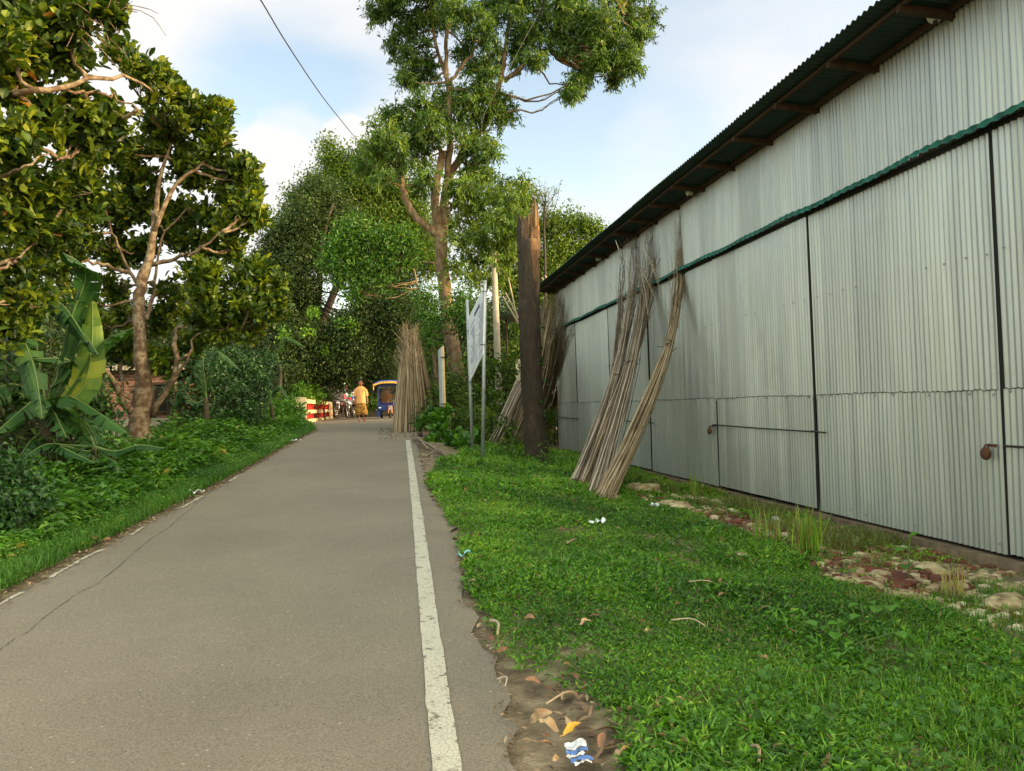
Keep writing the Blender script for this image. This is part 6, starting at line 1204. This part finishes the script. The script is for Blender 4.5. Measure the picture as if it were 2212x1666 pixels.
fr = rp(lambda b: ([b.box((s*hw, 0, 1.08), (.06, .06, 1.14)) for s in (-1, 1)], b.box((0, 0, 1.60), (2*hw, .05, .16)), b.box((0, -.002, .53), (2*hw, .06, .10)), b.box((0, .02, .62), (2*hw-.06, .05, .10)), b.box((0, .0, .44), (2*hw-.1, .05, .10)), b.box((0, -.03, .74), (2*hw-.06, .03, .03)), b.box((-.03, -.03, .60), (.03, .03, .26)), [b.box((s*.5, .05, .28), (.16, .1, .42)) for s in (-1,)]), 'front_frame', 'rblue')
rp(lambda b: b.box((0, .015, 1.13), (2*hw-.07, .008, .76)), 'windshield', 'glass')
rp(lambda b: (b.box((0, 1.6, .95), (1.16, .05, 1.0)), b.box((-.57, 1.1, .62), (.04, 1.2, .45)), b.box((.57, 1.1, .62), (.04, 1.2, .45)), b.box((0, .95, .38), (1.14, 1.9, .06))), 'body', 'rblue')
rp(lambda b: [b.tube([(s*.56, y_, .6), (s*.56, y_, 1.66)], .02, 6) for s in (-1, 1) for y_ in (.7, 1.6)], 'canopy_post', 'rblue')
def can(b):
    xs2 = np.linspace(-.66, .66, 14); ys2 = np.linspace(-.25, 1.9, 8); X2, Y2 = np.meshgrid(xs2, ys2); Z2 = 1.80-.13*np.abs(X2/.66)**3-.04*((Y2-.8)/1.1)**2
    i = np.arange(7)[:, None]*14+np.arange(13)[None]; b.add(np.stack([X2, Y2, Z2], -1), [np.stack([i, i+1, i+15, i+14], -1).reshape(-1, 4)]); b.add(np.stack([X2, Y2, Z2-.05], -1), [np.stack([i, i+14, i+15, i+1], -1).reshape(-1, 4)])
    b.tube([(x_, -.25, 1.775-.13*abs(x_/.66)**3) for x_ in xs2], .035, 6)
cn = rp(can, 'canopy', 'rbluel', sm=True)
def frg(b):
    for x_ in np.arange(-.67, .68, .045): z_ = 1.75-.13*abs(x_/.66)**3; b.box((x_, -.29, z_-.045), (.042, .03, .09+.02*math.sin(x_*40)))
    for s in (-1, 1):
        for y_ in np.arange(-.25, 1.9, .08): b.box((s*.68, y_, 1.60), (.03, .07, .10))
        b.box((s*.67, -.28, 1.50), (.05, .05, .28))
rp(frg, 'fringe', 'fringe', cn)
wh = rp(lambda b: b.tube(torus_pts((.06, -.12, .27), .24), .038, 8, cap=False), 'front_wheel', 'tyre', sm=True); rp(lambda b: [b.tube([(.06, -.12, .27), (.06, -.12+.22*math.cos(a), .27+.22*math.sin(a))], .006, 4) for a in np.arange(0, 6.28, .5)], 'spokes', 'rorange', wh)
for s in (-1, 1):
    w2 = rp(lambda b: b.tube(torus_pts((s*.5, 1.3, .27), .24), .05, 8, cap=False), 'rear_wheel', 'tyre', sm=True); rp(lambda b: b.ball((s*.5, 1.3, .27), .12, 10, 6, (.5, 1, 1)), 'hub', 'galv', w2)
rp(lambda b: (b.tube([(.14, -.12, .27), (.13, -.06, .6)], .028, 6), b.tube([(-.02, -.12, .27), (-.01, -.06, .6)], .028, 6)), 'fork', 'rorange')
rp(lambda b: b.tube([(.06, -.12+.3*math.cos(a), .27+.3*math.sin(a)) for a in np.linspace(.3, 2.8, 10)], .045, 6), 'mudguard', 'galv', sm=True)
rp(lambda b: (b.tube([(-.12, .25, 1.0), (.0, .2, .92), (.2, .15, .88), (.38, .2, .92), (.5, .28, 1.0)], .018, 6), b.tube([(.2, .15, .88), (.2, .0, .5)], .022, 6)), 'handlebar', 'chrome', sm=True)
rp(lambda b: b.ball((.2, .08, .80), .08, 12, 8, (1, .6, 1)), 'headlight', 'chrome', sm=True)
rp(lambda b: (b.box((0, .8, .62), (.9, .5, .14)), b.box((0, 1.45, .95), (1.0, .1, .5))), 'seat', 'bikered')
for s in (-1, 1): rp(lambda b: (b.tube([(s*.56, 0, 1.25), (s*.70, -.05, 1.28)], .01, 5), b.box((s*.74, -.05, 1.28), (.10, .02, .14))), 'mirror', 'bikeblack')
rp(lambda b: b.box((-.42, -.06, .52), (.12, .012, .04)), 'number_plate', 'white')

# ------------------------------------------------------------------ walking person
M['skin'] = mat('skin', (.34, .14, .075), .55, var=.06); M['shirt'] = mat('yellow_shirt', (.86, .42, .15), .8, var=.12, scale=14); M['hair'] = mat('hair', (.02, .012, .01), .7); M['beard'] = mat('henna_beard', (.42, .09, .03), .8); M['sandal'] = mat('sandal', (.25, .09, .04), .7); M['eye'] = mat('eye_white', (.5, .5, .48), .3)
def lungimat():
    m = bpy.data.materials.new('patterned_lungi'); m.use_nodes = True; tt_ = m.node_tree; b = tt_.nodes['Principled BSDF']; b.inputs['Roughness'].default_value = .85
    tcx = N(tt_, 'ShaderNodeTexCoord'); w1 = N(tt_, 'ShaderNodeTexWave', bands_direction='Z'); w1.inputs['Scale'].default_value = 4.2; w1.inputs['Distortion'].default_value = 9; w1.inputs['Detail'].default_value = 2; w1.inputs['Detail Scale'].default_value = 2.5
    tt_.links.new(tcx.outputs['Object'], w1.inputs['Vector']); c = N(tt_, 'ShaderNodeValToRGB'); e = c.color_ramp.elements; e[0].position = .42; e[0].color = (.03, .012, .010, 1); e[1].position = .58; e[1].color = (.52, .25, .02, 1)
    tt_.links.new(w1.outputs['Fac'], c.inputs[0]); tt_.links.new(c.outputs[0], b.inputs['Base Color']); return m
M['lungi'] = lungimat()
q = P(781, 909, 32.3); pz = float(rdz(32.3)); per_ = empty('person', (q[0], 32.3, pz+.0), 'person walking up the road in a pale yellow shirt and dark patterned wrap skirt', 'person', rz=math.pi+.05)
def skinned(name, verts, eds, rad, m, par, sub=2, root=0):
    me = bpy.data.meshes.new(name); me.from_pydata(verts, eds, []); o = bpy.data.objects.new(name, me); link(o, par); o.modifiers.new('skin', 'SKIN'); 
    for i, r_ in enumerate(rad): me.skin_vertices[0].data[i].radius = (r_, r_) if not isinstance(r_, tuple) else r_
    me.skin_vertices[0].data[root].use_root = True
    o.modifiers['skin'].use_smooth_shade = True; s_ = o.modifiers.new('sub', 'SUBSURF'); s_.levels = sub; s_.render_levels = sub; me.materials.append(M[m]); return o
# local frame: +y is the facing direction (rotated to face the camera)
bv = [(0, 0, .92), (0, 0, 1.08), (0, .01, 1.28), (0, 0, 1.40), (0, .01, 1.47), (0, .03, 1.56), (0, .03, 1.64),                    # pelvis..head 0-6
      (.10, 0, .88), (.11, .10, .50), (.10, .10, .10), (.10, .22, .045),                                                         # leg A forward 7-10
      (-.10, 0, .88), (-.10, .04, .50), (-.11, -.16, .16), (-.11, -.09, .06),                                                        # leg B back 11-14
      (.155, 0, 1.345), (.235, -.02, 1.08), (.26, .05, .84), (-.155, 0, 1.345), (-.235, -.02, 1.08), (-.265, .03, .83)]
be = [(0, 1), (1, 2), (2, 3), (3, 4), (4, 5), (5, 6), (0, 7), (7, 8), (8, 9), (9, 10), (0, 11), (11, 12), (12, 13), (13, 14), (3, 15), (15, 16), (16, 17), (3, 18), (18, 19), (19, 20)]
br_ = [(.15, .11), (.135, .10), (.155, .105), (.12, .085), .052, .085, .075, .09, .055, .034, .028, .09, .055, .034, .028, .045, .040, .027, .045, .040, .027]
# fingers and thumbs grow from each wrist as thin chains of the same body
for (wi, sx) in ((17, 1), (20, -1)):
    w = np.array(bv[wi]); bv.append(tuple(w+[0, .01, -.055])); br_.append((.030, .016)); be.append((wi, len(bv)-1)); pal = len(bv)-1
    for fi, (dy, L) in enumerate(((-.027, .058), (-.009, .070), (.010, .074), (.028, .066))):
        p0 = w+[0, dy+.01, -.085]; bv.append(tuple(p0)); br_.append(.009); be.append((pal, len(bv)-1)); bv.append(tuple(p0+[-sx*.008, .004, -L*.5])); br_.append(.0085); be.append((len(bv)-2, len(bv)-1)); bv.append(tuple(p0+[-sx*.026, .008, -L*.85])); br_.append(.007); be.append((len(bv)-2, len(bv)-1))
    bv.append(tuple(w+[-sx*.01, .05, -.055])); br_.append(.010); be.append((pal, len(bv)-1)); bv.append(tuple(w+[-sx*.02, .062, -.09])); br_.append(.008); be.append((len(bv)-2, len(bv)-1))
body = skinned('body', bv, be, br_, 'skin', per_)
def pp_(fn, nm, m, par=per_, sm=True): b = MB(); b.local = True; fn(b); return b.build(nm, M[m], par, smooth=sm)
pp_(lambda b: (b.ball((0, .035, 1.60), .1, 18, 14, (.80, .95, 1.2)), b.ball((0, .135, 1.595), .018, 8, 6, (1, 1.1, 1.5)), [b.ball((s*.085, .02, 1.595), .022, 8, 6, (.4, .8, 1.4)) for s in (-1, 1)]), 'head', 'skin')
pp_(lambda b: [b.ball((s*.032, .118, 1.615), .012, 8, 6, (1.2, .6, .8)) for s in (-1, 1)], 'eye', 'eye'); pp_(lambda b: ([b.ball((s*.032, .126, 1.615), .006, 6, 5) for s in (-1, 1)], [b.box((s*.033, .125, 1.638), (.034, .008, .008)) for s in (-1, 1)], b.ball((0, .015, 1.675), .1, 16, 10, (.83, .98, .62))), 'hair', 'hair')
pp_(lambda b: (b.ball((0, .085, 1.525), .062, 14, 10, (1.0, .75, 1.15)), b.tube([(-.07, .06, 1.58), (-.04, .11, 1.555), (0, .13, 1.56), (.04, .11, 1.555), (.07, .06, 1.58)], .014, 6)), 'beard', 'beard'); pp_(lambda b: b.tube([(-.025, .133, 1.55), (0, .139, 1.552), (.025, .133, 1.55)], .006, 5), 'mouth', 'beard')
def loft(b, secs, k=28, fold=0, nf=0):
    V = []
    for (cx_, cy_, z_, rx_, ry_, fo) in secs:
        for j in range(k): a = j/k*6.283; f_ = 1+fo*math.sin(a*7+z_*3)+fo*.6*math.sin(a*11); V.append([cx_+rx_*f_*math.cos(a), cy_+ry_*f_*math.sin(a), z_])
    n_ = len(secs); i = np.arange(n_-1)[:, None]*k+np.arange(k)[None]; j2 = np.arange(n_-1)[:, None]*k+(np.arange(k)[None]+1) % k; b.add(V, [np.stack([i, j2, j2+k, i+k], -1).reshape(-1, 4)])
shirt = pp_(lambda b: (loft(b, [(0, .0, .74, .205, .15, .045), (0, 0, .85, .198, .15, .035), (0, 0, 1.0, .185, .142, .02), (0, .01, 1.2, .188, .14, .012), (0, 0, 1.33, .195, .13, 0), (0, 0, 1.395, .175, .112, 0), (0, .005, 1.43, .13, .095, 0), (0, .01, 1.455, .085, .08, 0), (0, .01, 1.48, .068, .068, 0)]),
    [loft(b, [(s*.243, -.01, 1.06, .062, .068, .03), (s*.232, -.005, 1.15, .062, .068, .02), (s*.208, 0, 1.27, .060, .072, 0), (s*.175, 0, 1.345, .055, .075, 0), (s*.12, 0, 1.415, .045, .065, 0)], 16) for s in (-1, 1)]), 'shirt', 'shirt')
pp_(lambda b: (b.box((0, .143, 1.10), (.02, .006, .62)), b.box((-.09, .137, 1.24), (.09, .006, .10))), 'placket_and_pocket', 'shirt', shirt, False)
pp_(lambda b: loft(b, [(0, 0, .98, .165, .125, 0), (0, .0, .80, .19, .14, .03), (0, .03, .60, .225, .17, .05), (.0, .02, .42, .25, .21, .07), (.01, 0, .30, .25, .235, .09), (.01, -.01, .27, .235, .22, .09)]), 'lungi', 'lungi')
for (sx, y_, z_, rt_) in ((.10, .17, .018, 0), (-.11, -.10, .035, .35)):
    pp_(lambda b: (b.box((sx, y_, z_), (.095, .26, .022), M=np.array([[1, 0, 0], [0, math.cos(rt_), math.sin(rt_)], [0, -math.sin(rt_), math.cos(rt_)]])), b.tube([(sx-.045, y_+.02, z_), (sx, y_+.05, z_+.055), (sx+.045, y_+.02, z_)], .010, 5)), 'sandal', 'sandal', per_, False)
